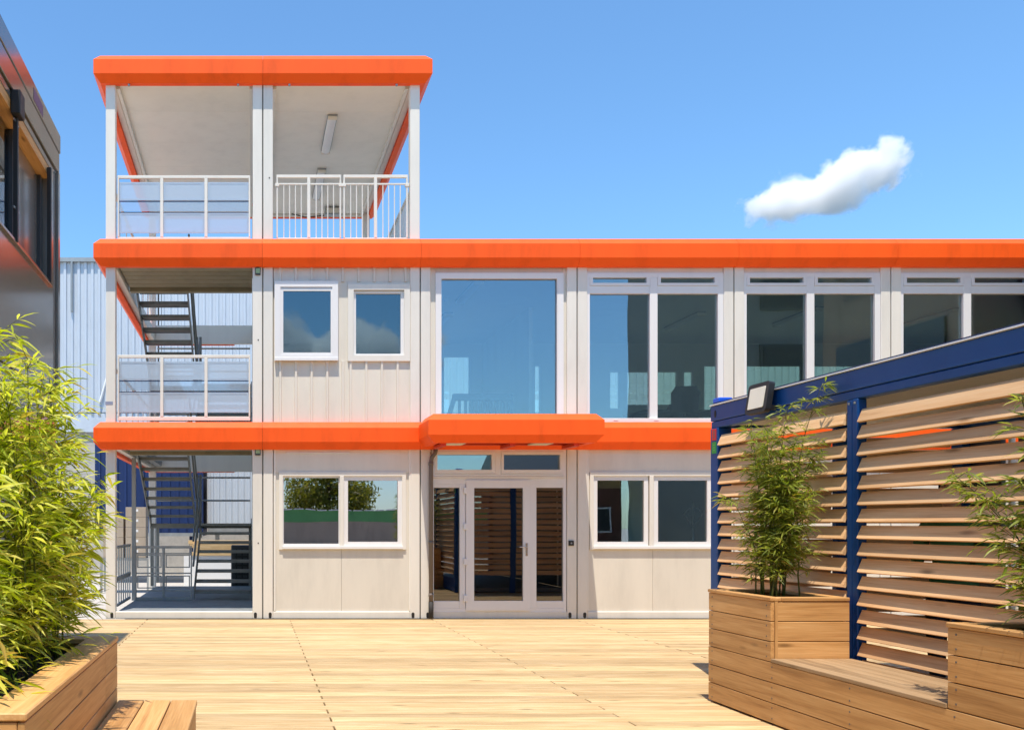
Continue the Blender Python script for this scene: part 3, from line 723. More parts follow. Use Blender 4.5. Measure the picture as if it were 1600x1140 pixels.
for i in range(3): 
    d_ = box('door', 'darkfacade', tb, 10.93 + i * .49, 11.38 + i * .49, 17.185, 17.199, F1 + .05, F1 + .95, .004)
    box('knob', 'chrome', d_, 11.33 + i * .49, 11.36 + i * .49, 17.165, 17.184, F1 + .5, F1 + .56)

# ground floor room behind the right window: partition with doorway, coat stand
G0 = .101
wallbox(XJ[3] + .031, 5.85, 15.3, 15.38, G0, LV[1] - .2); wallbox(5.85, 6.36, 15.3, 15.38, 2.08, LV[1] - .2); wallbox(6.36, 6.66, 15.3, 15.38, G0, LV[1] - .2)
wallbox(6.60, 6.66, 15.381, 19.0, G0, LV[1] - .2)
dfr = MB().ring(5.82, 6.39, G0 - .05, 2.11, .03, 15.27, 15.4).build('inner_door_frame', 'pvc', B)
cs = thing('coat_stand', 'slim coat stand with curled hooks behind the ground floor window', 'coat stand', (7.42, 15.1, G0))
MB().tube([(7.42, 15.1, G0), (7.42, 15.1, 1.86)], .02, 10).build('pole', 'chrome', cs, smooth=True)
MB().tube([(7.42, 15.1, G0), (7.42, 15.1, G0 + .03)], [.19, .17], 20).build('base', 'anthracite', cs, smooth=False)
for k in range(4):
    a = k * math.pi / 2 + .25; c_, s_ = math.cos(a), math.sin(a); pts = []
    for q in range(15):
        t = q / 14
        r = .03 + .22 * math.sin(t * math.pi) * (.55 + .45 * t); zz = 1.42 + .40 * t + .05 * math.sin(t * 2 * math.pi)
        if t > .85: zz -= (t - .85) * .5
        pts.append((7.42 + c_ * r, 15.1 + s_ * r, zz))
    MB().tube(pts, .011, 6).build('hook', 'chrome', cs, smooth=True)

# ------------------------------------------------------------------ timber seating and planters in front of the blue pavilion
BX = 3.79                                   # front face of bench and planters
PH = 0.148                                  # plank pitch
def planter_planks(parent, x, y0, y1, z0, rows, mat='larchY', t=.026):
    for i in range(rows): box('plank', mat, parent, x, x + t, y0, y1, z0 + i * PH + .003, z0 + (i + 1) * PH - .003, .0025)
SB = 0.012
seat = thing('timber_bench', 'long larch bench between two planters in front of the blue pavilion', 'bench', (4.1, 5.0, 0))
planter_planks(seat, BX, 1.9, 7.46, SB, 3)
box('inner_skin', 'gap', seat, BX + .0265, BX + .04, 1.92, 7.44, .01, 3 * PH - .01)
for i in range(6): box('seat_plank', 'shadedseatY', seat, BX + .0 + i * .0985 + (.0 if i else -.004), BX + .094 + i * .0985, 4.905, 6.56, 3 * PH + SB, 3 * PH + SB + .026, .003)
for i in range(12): box('end_plank', 'larchX', seat, BX + .03 + (i % 2) * .3, BX + .03 + (i % 2) * .3 + .296, 7.43, 7.456, (i // 2) * PH / 2 + .012, (i // 2) * PH / 2 + .08) if i < 12 else None
def planter(y0, y1, label, x1):
    p = thing('planter', label, 'planter', (BX + .3, (y0 + y1) / 2, 3 * PH))
    z0 = 3 * PH + SB; top = z0 + 3 * PH
    planter_planks(p, BX + .0005, y0, y1, z0, 3)
    for i in range(3):
        a = z0 + i * PH + .003; b_ = z0 + (i + 1) * PH - .003
        box('plank', 'larchX', p, BX + .028, x1, y0, y0 + .026, a, b_, .0025)
        box('plank', 'larchX', p, BX + .028, x1, y1 - .026, y1, a, b_, .0025)
        box('plank', 'larchY', p, x1 - .026, x1, y0 + .027, y1 - .027, a, b_, .0025)
    box('corner_batten', 'larchZ', p, BX + .0265, BX + .05, y0 - .004, y0 - .0005, z0, top, .001)
    c = .075
    box('cap', 'larchY', p, BX - .006, BX + c, y0 - .006, y1 + .006, top, top + .026, .004)
    box('cap', 'larchX', p, BX + c + .001, x1, y0 - .006, y0 + c, top, top + .026, .004)
    box('cap', 'larchX', p, BX + c + .001, x1, y1 - c, y1 + .006, top, top + .026, .004)
    box('cap', 'larchY', p, x1 - c, x1 + .003, y0 + c + .001, y1 - c - .001, top + .0005, top + .0265, .004)
    box('soil', 'soil', p, BX + .04, x1 - .03, y0 + .03, y1 - .03, z0 + .1, top - .05)
    return top
T1 = planter(6.565, 7.455, 'square larch planter at the far end of the bench holding bamboo', BX + .575)
T2 = planter(1.95, 4.9, 'larch planter at the right edge nearest the viewer', BX + .575)

# screws in the plank fronts
screw = None
def screws(parent, x, ys, zs, s_=-1):
    global screw
    for y in ys:
        for z in zs:
            if screw is None:
                screw = MB().tube([(x + .0005, y, z), (x + .0015 * s_, y, z)], .0065, 8).build('screw', 'pipe', parent)
                screw_off.append(WL[screw.name] - Vector((x, y, z)))
            else: clone(screw, 'screw', Vector((x, y, z)) + screw_off[0], parent)
screw_off = []
screws(seat, BX, (7.40, 6.55, 5.70, 4.85, 4.0), [SB + PH * i + d for i in range(3) for d in (.035, .113)])
for o_, yy in ((bpy.data.objects['planter'], (7.40, 6.62)), (bpy.data.objects['planter.001'], (4.84, 3.9))):
    screws(o_, BX + .0005, yy, [SB + PH * i + d for i in range(3, 6) for d in (.035, .113)])

# left planter and low bench
LP = thing('planter', 'long larch planter at the left edge full of tall bright bamboo', 'planter', (-1.3, 4.1, 0))
LX, LY0, LY1, LT = -0.765, 3.05, 5.16, .81
for i in range(6):
    a = .003 + i * .131 + .0; b_ = a + .126
    box('plank', 'larchY', LP, LX - .026, LX, LY0, LY1 - .42, a, b_, .0025)
    box('plank', 'larchY', LP, LX - .026, LX, LY1 - .418, LY1, a, b_, .0025)
    box('plank', 'larchX', LP, -1.85, LX - .028, LY0, LY0 + .026, a, b_, .0025)
    box('plank', 'larchX', LP, -1.85, LX - .028, LY1 - .026, LY1, a, b_, .0025)
    box('plank', 'larchY', LP, -1.876, -1.851, LY0, LY1, a, b_, .0025)
cz = .79
box('cap', 'larchY', LP, LX - .16, LX + .006, LY0 - .006, LY1 + .006, cz, cz + .028, .005)
box('cap', 'larchY', LP, -1.88, -1.74, LY0 - .006, LY1 + .006, cz, cz + .028, .005)
for y in (LY0 - .005, LY1 - .135): box('cap', 'larchX', LP, -1.739, LX - .161, y, y + .14, cz, cz + .028, .005)
box('soil', 'soil', LP, -1.84, LX - .03, LY0 + .03, LY1 - .03, .5, .74)
LB = thing('low_bench', 'low larch seat with wide boards beside the left planter', 'bench', (-.53, 4.6, 0))
for i in range(3): box('seat_board', 'larchY', LB, LX + .008 + i * .152, LX + .154 + i * .152, 3.4, 5.15, .425, .455, .004)
for y in (3.42, 5.08): box('bearer', 'larchX', LB, LX + .012, LX + .44, y, y + .06, .0, .424, .003)
box('apron', 'larchY', LB, LX + .43, LX + .455, 3.481, 5.079, .28, .42, .003)

# ------------------------------------------------------------------ blue pavilion with timber louvres
PVX, PVX2, PVY0, PVY1, PVH = 4.42, 6.86, 2.45, 8.66, 2.59
PV = thing('blue_pavilion', 'dark blue steel container pavilion with timber louvre walls', 'pavilion', (5.6, 5.5, 0))
def nb(name, *a, c=.006, mat='navy'): return box(name, mat, PV, *a, c)
nb('corner_post', PVX, PVX + .13, PVY1 - .14, PVY1, 0, PVH - .215)
nb('corner_post', PVX2 - .13, PVX2, PVY1 - .14, PVY1, 0, PVH - .215)
nb('corner_post', PVX2 - .13, PVX2, PVY0, PVY0 + .14, 0, PVH - .215)
nb('corner_post', PVX, PVX + .13, PVY0, PVY0 + .14, 0, PVH - .215)
for y in (6.56, 4.52):
    nb('post', PVX, PVX + .07, y, y + .062, .0, PVH - .215); nb('post', PVX + .004, PVX + .07, y + .066, y + .128, .0, PVH - .215)
    nb('post', PVX2 - .07, PVX2, y, y + .10, .0, PVH - .215)
    for d in (.03, .095): box('bolt', 'zinc', PV, PVX - .004, PVX, y + d - .008, y + d + .008, PVH - .25, PVH - .234)
nb('top_beam', PVX, PVX + .1, PVY0, PVY1, PVH - .145, PVH)
nb('lower_beam', PVX + .006, PVX + .1, PVY0, PVY1, PVH - .213, PVH - .149)
box('edge_lip', 'white', PV, PVX - .012, PVX + .02, PVY0, PVY1, PVH + .001, PVH + .012, .002)
nb('top_beam', PVX2 - .1, PVX2, PVY0, PVY1, PVH - .213, PVH)
for y in (PVY0 + .001, PVY1 - .1): nb('end_beam', PVX + .101, PVX2 - .101, y, y + .1, PVH - .213, PVH)
box('roof_sheet', 'navydark', PV, PVX + .02, PVX2, PVY0, PVY1, PVH + .0125, PVH + .03)
ys = [PVY0 + .11, 3.7, 4.9, 6.1, 7.3, PVY1 - .11]
for a, b_ in zip(ys[:-1], ys[1:]): box('ceiling_panel', 'ceilingwhite', PV, PVX + .102, PVX2 - .102, a + .002, b_ - .002, PVH - .19, PVH - .15)
box('floor_plate', 'floorgrey', PV, PVX + .1, PVX2 - .1, PVY0 + .1, PVY1 - .1, .02, .10)
for x in (PVX + .005,): nb('sill_beam', x, x + .09, PVY0 + .15, PVY1 - .15, .02, .3)
box('back_panel', 'anthracite', PV, PVX2 - .06, PVX2 - .02, PVY0 + .15, 7.98, .1, PVH - .216)
box('back_panel', 'anthracite', PV, PVX2 - .06, PVX2 - .02, 8.16, PVY1 - .15, .1, PVH - .216)
box('window_bar', 'white', PV, PVX2 - .06, PVX2 - .02, 8.055, 8.085, .1, PVH - .216)
def louvre_y(y0, y1, z):
    j = random.uniform(-.004, .004); w = .093 + random.uniform(-.003, .003); xo = PVX - .018; d = .040; t = .024
    jj = random.uniform(-.003, .003)
    def sec(y, k): return [(xo, y, z + k), (xo + d, y, z + w + k), (xo + d + t * .9, y, z + w - t * .42 + k), (xo + t * .9, y, z - t * .30 + k)]
    MB().prism(sec(y0 + j, jj), sec(y1 + j, -jj)).build('louvre_slat', 'slatY', PV)
SP = .1214
for k in range(16):
    z = .385 + k * SP
    louvre_y(6.70, 8.50, z); louvre_y(4.66, 6.545, z); louvre_y(2.62, 4.505, z)
def louvre_x(x0, x1, z, y):
    w = .085; d = .04; t = .024
    def sec(x): return [(x, y + .018, z), (x, y + .018 - d, z + w), (x, y + .018 - d - t * .9, z + w - t * .42), (x, y + .018 - t * .9, z - t * .3)]
    MB().prism(sec(x0), sec(x1)).build('louvre_slat', 'slatX', PV)
nb('post', 5.58, 5.70, PVY1 - .08, PVY1 - .01, .0, PVH - .215)
for k in range(16):
    z = .385 + k * SP
    louvre_x(PVX + .14, 5.57, z, PVY1)
    louvre_x(5.71, PVX2 - .14, z, PVY1)
# corner casting details and labels
box('corner_bracket', 'brightblue', PV, PVX + .02, PVX + .15, PVY1 - .12, PVY1 - .0, PVH + .031, PVH + .075, .008)
MB().prism([(PVX - .003, PVY1 - .09 + .018 * math.cos(a * math.pi / 8), PVH - .08 + .035 * math.sin(a * math.pi / 8)) for a in range(16)],
           [(PVX + .003, PVY1 - .09 + .018 * math.cos(a * math.pi / 8), PVH - .08 + .035 * math.sin(a * math.pi / 8)) for a in range(16)]).build('lifting_slot', 'gap', PV)
lab = []
for nm, mt, z in (('red_label', 'redlabel', PVH - .33), ('green_label', 'greenlabel', PVH - .455)):
    r_ = box(nm, mt, PV, PVX - .003, PVX - .0005, PVY1 - .11, PVY1 - .03, z, z + .11)
    MB().ring(PVY1 - .10, PVY1 - .04, z + .015, z + .095, .004, 0, .001)
    for q in range(3): box('print_mark', 'darkfacade' if nm == 'red_label' else 'greensheet', r_, PVX - .0038, PVX - .0031, PVY1 - .082, PVY1 - .058, z + .025 + q * .025, z + .038 + q * .025)

# flood lamp on the pavilion edge
fl = thing('flood_lamp', 'square black flood lamp with cream lens on the blue pavilion edge', 'lamp', (4.30, 7.72, 2.40))
m = MB(); yc, zc, hy, hz = 7.72, 2.545, .16, .13
def rr(x, hy, hz, r, n=4):
    out = []
    for sy, sz, a0 in ((1, 1, 0), (-1, 1, 90), (-1, -1, 180), (1, -1, 270)):
        for k in range(n + 1):
            a = R(a0 + 90 * k / n); out.append((x, yc + sy * (hy - r) + r * math.cos(a), zc + sz * (hz - r) + r * math.sin(a)))
    return out
m.prism(rr(4.315, hy, hz, .03), rr(4.362, hy, hz, .03)); m.build('housing', 'black', fl)
m = MB(); m.prism(rr(4.309, hy - .045, hz - .04, .008), rr(4.3145, hy - .045, hz - .04, .008)); m.build('lens', 'cream', fl)
MB().ring(0, 1, 0, 1, .1, 0, 1)
for y in (yc - .12, yc + .12): box('bracket', 'black', fl, 4.363, 4.42, y - .012, y + .012, 2.44, 2.48)
for k in range(6): box('cooling_fin', 'black', fl, 4.3625, 4.385, yc - .1 + k * .04, yc - .092 + k * .04, 2.50, 2.64)

fl.rotation_euler = (0, R(9), 0)
# ------------------------------------------------------------------ bamboo
def leaf(m, p, d, L, W, roll):
    d = d.normalized(); up = Vector((0, 0, 1)); s = d.cross(up)
    if s.length < .05: s = Vector((1, 0, 0))
    s.normalize(); n = s.cross(d).normalized()
    c_, s_ = math.cos(roll), math.sin(roll); s2 = s * c_ + n * s_; n2 = n * c_ - s * s_
    bend = -Vector((0, 0, 1)) * L * .22
    a = p; q = p + d * L * .38 + bend * .12; t = p + d * L + bend
    r_ = p + d * L * .72 + bend * .5
    m.add([a, q + s2 * W * .5 + n2 * W * .12, q, q - s2 * W * .5 + n2 * W * .12, r_ + s2 * W * .33 + n2 * W * .08, r_, r_ - s2 * W * .33 + n2 * W * .08, t],
          [(0, 1, 2), (0, 2, 3), (1, 4, 5, 2), (2, 5, 6, 3), (4, 7, 5), (5, 7, 6)])
def bamboo(name, label, bases, leafm, Ls, nt, seed, zsoil, fill=None, cat='bamboo', start=.18):
    rnd = random.Random(seed)
    cx = sum(b[0] for b in bases) / len(bases); cy_ = sum(b[1] for b in bases) / len(bases)
    t = thing(name, label, cat, (cx, cy_, zsoil)); fol = MB(); tw = MB()
    for (bx, by, h, lx, ly) in bases:
        pts = []; n = 9
        for i in range(n):
            s = i / (n - 1); k = s * s
            pts.append(Vector((bx + lx * k + rnd.uniform(-.008, .008), by + ly * k + rnd.uniform(-.008, .008), zsoil - .05 + (h - zsoil + .05) * s * (1 - .06 * k))))
        MB().tube(pts, [.0065 * (1 - .75 * i / (n - 1)) for i in range(n)], 6).build('culm', 'culm', t, smooth=True)
        for q in range(nt):
            s = start + (1 - start) * rnd.random() ** .85; f_ = s * (n - 1); i = min(int(f_), n - 2); p = pts[i].lerp(pts[i + 1], f_ - i)
            a = rnd.uniform(0, 2 * math.pi); out = Vector((math.cos(a), math.sin(a), rnd.uniform(.1, .9))).normalized()
            tl = rnd.uniform(.08, .30) * (1.15 - .55 * s) * Ls / .12
            mid = p + out * tl * .6; end = p + out * tl + Vector((0, 0, -.05 * tl))
            tw.tube([p, mid, end], [.0022, .0016, .0009], 3, False)
            nl = rnd.randint(5, 8)
            for e in range(nl):
                pos = p.lerp(mid, .5 + .5 * rnd.random()) if e < nl * .35 else mid.lerp(end, rnd.random())
                da = a + rnd.gauss(0, .8)
                d = Vector((math.cos(da), math.sin(da), rnd.uniform(-.6, .65)))
                L = Ls * rnd.uniform(.6, 1.25)
                leaf(fol, pos, d, L, L * rnd.uniform(.105, .15), rnd.uniform(-.9, .9))
        # tip spray
        for e in range(7):
            a = rnd.uniform(0, 2 * math.pi)
            leaf(fol, pts[-1] - Vector((0, 0, rnd.uniform(0, .12))), Vector((math.cos(a), math.sin(a), rnd.uniform(-.1, .9))), Ls * rnd.uniform(.8, 1.2), Ls * .12, rnd.uniform(-.6, .6))
    fol.build('foliage', leafm, t, kind='stuff'); tw.build('twigs', 'culm', t, kind='stuff')
    return t
rl_ = random.Random(3)
bs = []
for i in range(38):
    x = rl_.uniform(-1.72, -1.0); y = rl_.uniform(3.5, 4.95)
    h = rl_.uniform(2.15, 2.82) if y > 4.0 else rl_.uniform(1.6, 2.35)
    if x > -1.25: h -= .38
    bs.append((x, y, h, rl_.uniform(-.18, .10), rl_.uniform(-.2, .15)))
for i in range(7): bs.append((rl_.uniform(-1.2, -.98), rl_.uniform(4.5, 5.0), rl_.uniform(1.3, 1.8), rl_.uniform(.0, .18), rl_.uniform(-.05, .2)))
for i in range(10): bs.append((rl_.uniform(-1.5, -1.0), rl_.uniform(3.3, 4.6), rl_.uniform(1.0, 1.4), rl_.uniform(-.1, .15), rl_.uniform(-.2, .2)))
bamboo('bamboo', 'dense tall bright green bamboo filling the left planter', bs, 'leaf_bright', .125, 46, 11, .74)
bs = []
for i in range(18):
    x = 4.06 + rl_.uniform(-.10, .12); y = 6.98 + rl_.uniform(-.16, .16)
    bs.append((x, y, rl_.uniform(1.7, 2.32), rl_.uniform(-.24, .24), rl_.uniform(-.28, .24)))
bs.append((4.12, 6.95, 2.62, .2, -.12)); bs.append((4.05, 6.95, 2.45, .05, -.05))
bamboo('bamboo', 'slender bamboo growing in the square planter between the louvres', bs, 'leaf_mid', .085, 56, 21, T1 - .05, start=.22)
bs = []
for i in range(22):
    x = 4.10 + rl_.uniform(-.12, .12); y = 4.33 + rl_.uniform(-.24, .22)
    bs.append((x, y, rl_.uniform(1.6, 2.5), rl_.uniform(-.14, .16), rl_.uniform(-.25, .10)))
for i in range(2): bs.append((4.02, 4.5, 1.66 + .12 * i, -.08 - .04 * i, .36 + .12 * i))
bamboo('bamboo', 'bamboo at the right edge leaning out in front of the louvres', bs, 'leaf_mid', .095, 54, 31, T2 - .05, start=.15)

# ------------------------------------------------------------------ dark building at the left
DB = thing('dark_building', 'dark glossy two storey building with recessed window at the left edge', 'building', (-4.6, 3, 0))
DX, DY1, DH = -2.19, 10.2, 5.86
wy0, wy1, wz0, wz1 = 7.7, 9.86, 4.08, 5.34
def db(name, mat, *a, c=.0): return box(name, mat, DB, *a, c)
db('wall', 'taupe', -7, DX, -6, wy0, 2.9, 5.4); db('wall', 'taupe', -7, DX, wy0 + .001, wy1, 2.9, wz0); db('wall', 'taupe', -7, DX, wy1 + .001, DY1, 2.9, 5.4)
db('wall', 'taupe', -7, DX, wy0 + .001, wy1, wz1 + .0, 5.4); db('wall', 'taupe', -7, DX - .02, -6, DY1 - .01, 0, 2.895)
db('inner_wall', 'anthracite', -7, -4.5, wy0 + .001, wy1, wz0, wz1)
db('parapet', 'taupe', -7, DX + .02, -6, DY1 + .01, 5.425, 5.65, c=.006); db('parapet', 'taupe', -7, DX + .03, -6, DY1 + .02, 5.656, DH, c=.006)
db('edge_post', 'taupe', DX + .001, DX + .03, DY1 - .09, DY1 - .004, 2.9, 5.42, c=.004)
wnd = db('window', 'anthracite', DX - .16, DX - .10, wy0, wy0 + .1, wz0, wz1)
box('window_post', 'anthracite', wnd, DX - .17, DX - .09, 8.62, 8.75, wz0, wz1); box('window_post', 'anthracite', wnd, DX - .17, DX - .09, 9.74, wy1, wz0, wz1)
box('pane', 'glass', wnd, DX - .14, DX - .13, wy0 + .1, 8.62, wz0, wz1); box('blind', 'taupe', wnd, DX - .15, DX - .125, 8.755, 9.735, wz0, wz1)
box('shutter_box', 'larchY', wnd, DX - .17, DX - .005, wy0, wy1, wz1 - .10, wz1 - .001, .004)
for y in (8.28, 9.66):
    box('blind_guide', 'black', wnd, DX + .001, DX + .045, y, y + .045, wz0 - .02, wz1 - .05, .004)
box('blind_end_box', 'black', wnd, DX - .0, DX + .09, 8.2, 8.37, 5.2, 5.42, .008)
for z in (4.35, 5.15): box('guide_clip', 'chrome', wnd, DX + .02, DX + .03, 8.22, 8.40, z, z + .02)
box('window_sill', 'taupe', wnd, DX - .09, DX + .03, wy0, wy1, wz0 - .03, wz0 - .001, .004)
box('sign_sticker', 'violetsticker', DB, DX + .031, DX + .033, 8.95, 9.35, 5.68, 5.8)
db('roof_sheet', 'anthracite', -6.98, DX - .02, -5.98, DY1, DH, DH + .02)

# ------------------------------------------------------------------ hall and yard behind
HY = 29.0
H = thing('industrial_hall', 'tall pale corrugated metal hall behind the stair tower', 'hall', (4, HY, 0))
def corrugated(name, mat, parent, x0, x1, y, z0, z1, pitch=.2, d=.045):
    prof = []; x = x0
    while x < x1:
        prof += [(x, 0), (x + pitch * .45, 0), (x + pitch * .55, -d), (x + pitch * .9, -d)]; x += pitch
    prof += [(x, 0), (x, .1), (x0, .1)]
    n = len(prof); m = MB()
    m.add([(p, y + q, z0) for p, q in prof] + [(p, y + q, z1) for p, q in prof], [(i, (i + 1) % n, n + (i + 1) % n, n + i) for i in range(n)])
    return m.build(name, mat, parent)
for a in range(6): corrugated('corrugated_sheet', 'bluegrey_metal', H, -9 + a * 6.0, -9 + a * 6.0 + 5.99, HY, 5.08, 9.9, .22)
box('plinth_band', 'bluegrey_metal', H, -9, 27, HY + .01, HY + .2, 4.45, 5.06)
box('eaves_trim', 'zinc', H, -9.1, 27, HY - .12, HY + .2, 9.9, 10.03)
box('lower_wall', 'concrete', H, -9, 27, HY + .12, HY + .3, -.15, 4.45)
box('hall_body', 'concrete', H, -9, 27, HY + .31, HY + 12, -.15, 10.0)
MB().tube([(-5.75, HY - .09, 9.9), (-5.75, HY - .09, 8.3)], .04, 8).build('vent_pipe', 'zinc', H)
MB().tube([(-4.85, HY - .08, 5.4), (-4.48, HY - .08, 6.7)], .035, 8).build('brace', 'white', H)
bc = thing('swap_body', 'navy blue swap body container parked behind the stairs', 'container', (-2.8, 26, -.155))
box('box_body', 'deepblue', bc, -4.3, -1.32, 24.8, 27.2, 1.15, 3.9, .02)
for i in range(12): box('rib', 'deepblue', bc, -4.2 + i * .24, -4.14 + i * .24, 24.765, 24.799, 1.35, 3.75)
for x in (-4.0, -1.7): box('leg', 'navydark', bc, x, x + .1, 24.9, 25.0, -.155, 1.15)
box('bottom_rail', 'zinc', bc, -4.3, -1.32, 24.77, 24.799, 1.15, 1.24)
wc = thing('white_container', 'pale ribbed container standing beside the navy swap body', 'container', (.6, 26.4, -.155))
corrugated('side_sheet', 'bluegrey_metal', wc, -1.2, 3.6, 25.1, 1.45, 3.9, .17, .03)
box('box_body', 'bluegrey_metal', wc, -1.2, 3.6, 25.22, 27.4, 1.3, 3.92); box('bottom_rail', 'zinc', wc, -1.2, 3.6, 25.05, 25.2, 1.22, 1.44)
for x in (-1.0, 3.2): box('leg', 'zinc', wc, x, x + .12, 25.25, 25.35, -.155, 1.3)
lw = tag(box('yard_wall', 'white', None, -1.75, 4.8, 23.5, 23.7, -.156, .66), 'low pale wall in the yard behind the stairs', 'wall')
pl = thing('timber_stack', 'stack of pale sawn timber lying on the low yard wall', 'timber', (.6, 23.6, .66))
for i in range(4):
    for j in range(2): box('beam', 'deckX', pl, -1.7 + random.uniform(0, .3), 3.7 + random.uniform(0, .3), 23.46 + j * .14, 23.59 + j * .14, .661 + i * .1, .755 + i * .1, .004)
def carton(x, y, z, w_, d_, h_, lb):
    t = thing('carton', lb, 'box', (x, y, z), 'cartons behind the stairs')
    box('body', 'cardboard', t, x - w_ / 2, x + w_ / 2, y - d_ / 2, y + d_ / 2, z, z + h_, .006)
    box('label_slip', 'white', t, x - .06, x + .06, y - d_ / 2 - .003, y - d_ / 2 - .0005, z + h_ * .55, z + h_ * .8)
tp = thing('goods_rack', 'grey steel rack carrying cartons seen through the left of the stairs', 'rack', (-3.0, 21.5, -.155))
box('shelf', 'zinc', tp, -3.55, -2.4, 21.2, 21.8, .62, .68)
for x in (-3.55, -2.45):
    for y in (21.2, 21.75): box('leg', 'zinc', tp, x, x + .05, y, y + .05, -.155, .62)
for q, (x, nh, nm) in enumerate(((-3.25, 4, 'left'), (-2.72, 5, 'right'))):
    for k in range(nh): carton(x, 21.5, .682 + k * .24, .48, .46, .235, ['bottom', 'second', 'third', 'fourth', 'topmost'][k] + ' grey brown carton of the ' + nm + ' stack behind the stairs')
ac = thing('air_conditioner', 'black outdoor air conditioning unit behind the lowest steps', 'air conditioner', (-.18, 20.6, -.155))
box('base_frame', 'rubber', ac, -.75, .45, 20.35, 20.95, -.155, .02)
box('case', 'anthracite', ac, -.45, .30, 20.45, 20.8, .021, 1.0, .02)
for i in range(8): box('grille_bar', 'black', ac, -.36, .21, 20.43, 20.4495, .12 + i * .1, .165 + i * .1)
for i in range(5): box('grille_bar', 'black', ac, -.34 + i * .13, -.31 + i * .13, 20.41, 20.4295, .1, .92)

# ------------------------------------------------------------------ surroundings behind the viewer, seen in the panes
rb = thing('dark_block', 'tall dark office block behind the viewer mirrored in the upper windows', 'building', (22, -11, -.155))
box('wall', 'darkfacade', rb, 19.3, 36, -18, -7, -.155, 15.5)
for f in range(5):
    for k in range(6):
        w = box('window', 'anthracite', rb, 19.9 + k * 2.6, 21.6 + k * 2.6, -6.999, -6.95, 1.1 + f * 2.9, 2.7 + f * 2.9)
        box('pane', 'darkpane', w, 20.0 + k * 2.6, 21.5 + k * 2.6, -6.949, -6.93, 1.2 + f * 2.9, 2.6 + f * 2.9)
sw = thing('side_wing', 'brown grey side wing mirrored in the rightmost band windows', 'building', (14, 11, -.155))
box('wall', 'brownwall', sw, 12.15, 17, 9, 12.98, -.155, 8.5, .01); box('parapet', 'anthracite', sw, 12.1, 17.05, 8.95, 13.03, 8.501, 8.72, .01)
for f in range(3):
    for k in range(2): w = box('window', 'anthracite', sw, 12.10, 12.149, 9.5 + k * 1.7, 10.7 + k * 1.7, .9 + f * 2.8, 2.3 + f * 2.8)
gr = thing('storage_shed', 'long brown shed with green upper sheeting mirrored in the ground floor window', 'shed', (4, -19, -.155))
box('wall', 'shedwall', gr, -14, 13, -20, -18, -.155, 1.62); box('green_sheeting', 'greensheet', gr, -14, 13, -20.1, -17.96, 1.63, 2.25)
for i in range(45): box('roof_cap', 'white', gr, -14 + i * .6, -14 + i * .6 + .5, -17.95, -17.85, 2.24, 2.30)
bh = thing('brick_house', 'dark red brown house behind the viewer mirrored in the right ground floor window', 'building', (16.4, -21, -.155))
box('wall', 'brickdark', bh, 13.3, 19.2, -24, -18.6, -.155, 3.9)
MB().prism([(13.0, -24.3, 3.9), (13.0, -18.3, 3.9), (13.0, -21.3, 5.4)], [(19.25, -24.3, 3.9), (19.25, -18.3, 3.9), (19.25, -21.3, 5.4)]).build('roof', 'anthracite', bh)
for x in (14.0, 16.0, 17.8): 
    w = box('window', 'pvc', bh, x, x + .9, -18.599, -18.56, 1.0, 2.4); box('pane', 'darkpane', w, x + .08, x + .82, -18.559, -18.55, 1.08, 2.32)
tr = thing('leafy_tree', 'broad leafy tree behind the viewer mirrored in the ground floor window', 'tree', (4.6, -25, -.155))
MB().tube([(4.6, -25, -.155), (4.65, -25, 1.4), (4.55, -25.1, 2.6), (4.7, -25, 4.2)], [.2, .16, .13, .06], 10).build('trunk', 'bark', tr, smooth=True)
rt = random.Random(5); m = MB(); lim = MB()
for k in range(46):
    a = rt.uniform(0, 6.283); r_ = 2.5 * rt.random() ** .5; c_ = Vector((4.6 + r_ * math.cos(a), -25 + r_ * math.sin(a), 2.3 + rt.random() * 3.6 * (1 - .4 * r_ / 2.5)))
    lim.tube([(4.6, -25, min(c_.z - .3, 3.4)), tuple(c_)], [.035, .012], 4, False)
    for e in range(150):
        p = c_ + Vector((rt.gauss(0, .38), rt.gauss(0, .38), rt.gauss(0, .30)))
        leaf(m, p, Vector((rt.gauss(0, 1), rt.gauss(0, 1), rt.gauss(-.2, .5))), .26, .12, rt.uniform(-1, 1))
m.build('crown', 'leaf_tree', tr, kind='stuff'); lim.build('limbs', 'bark', tr, kind='stuff')

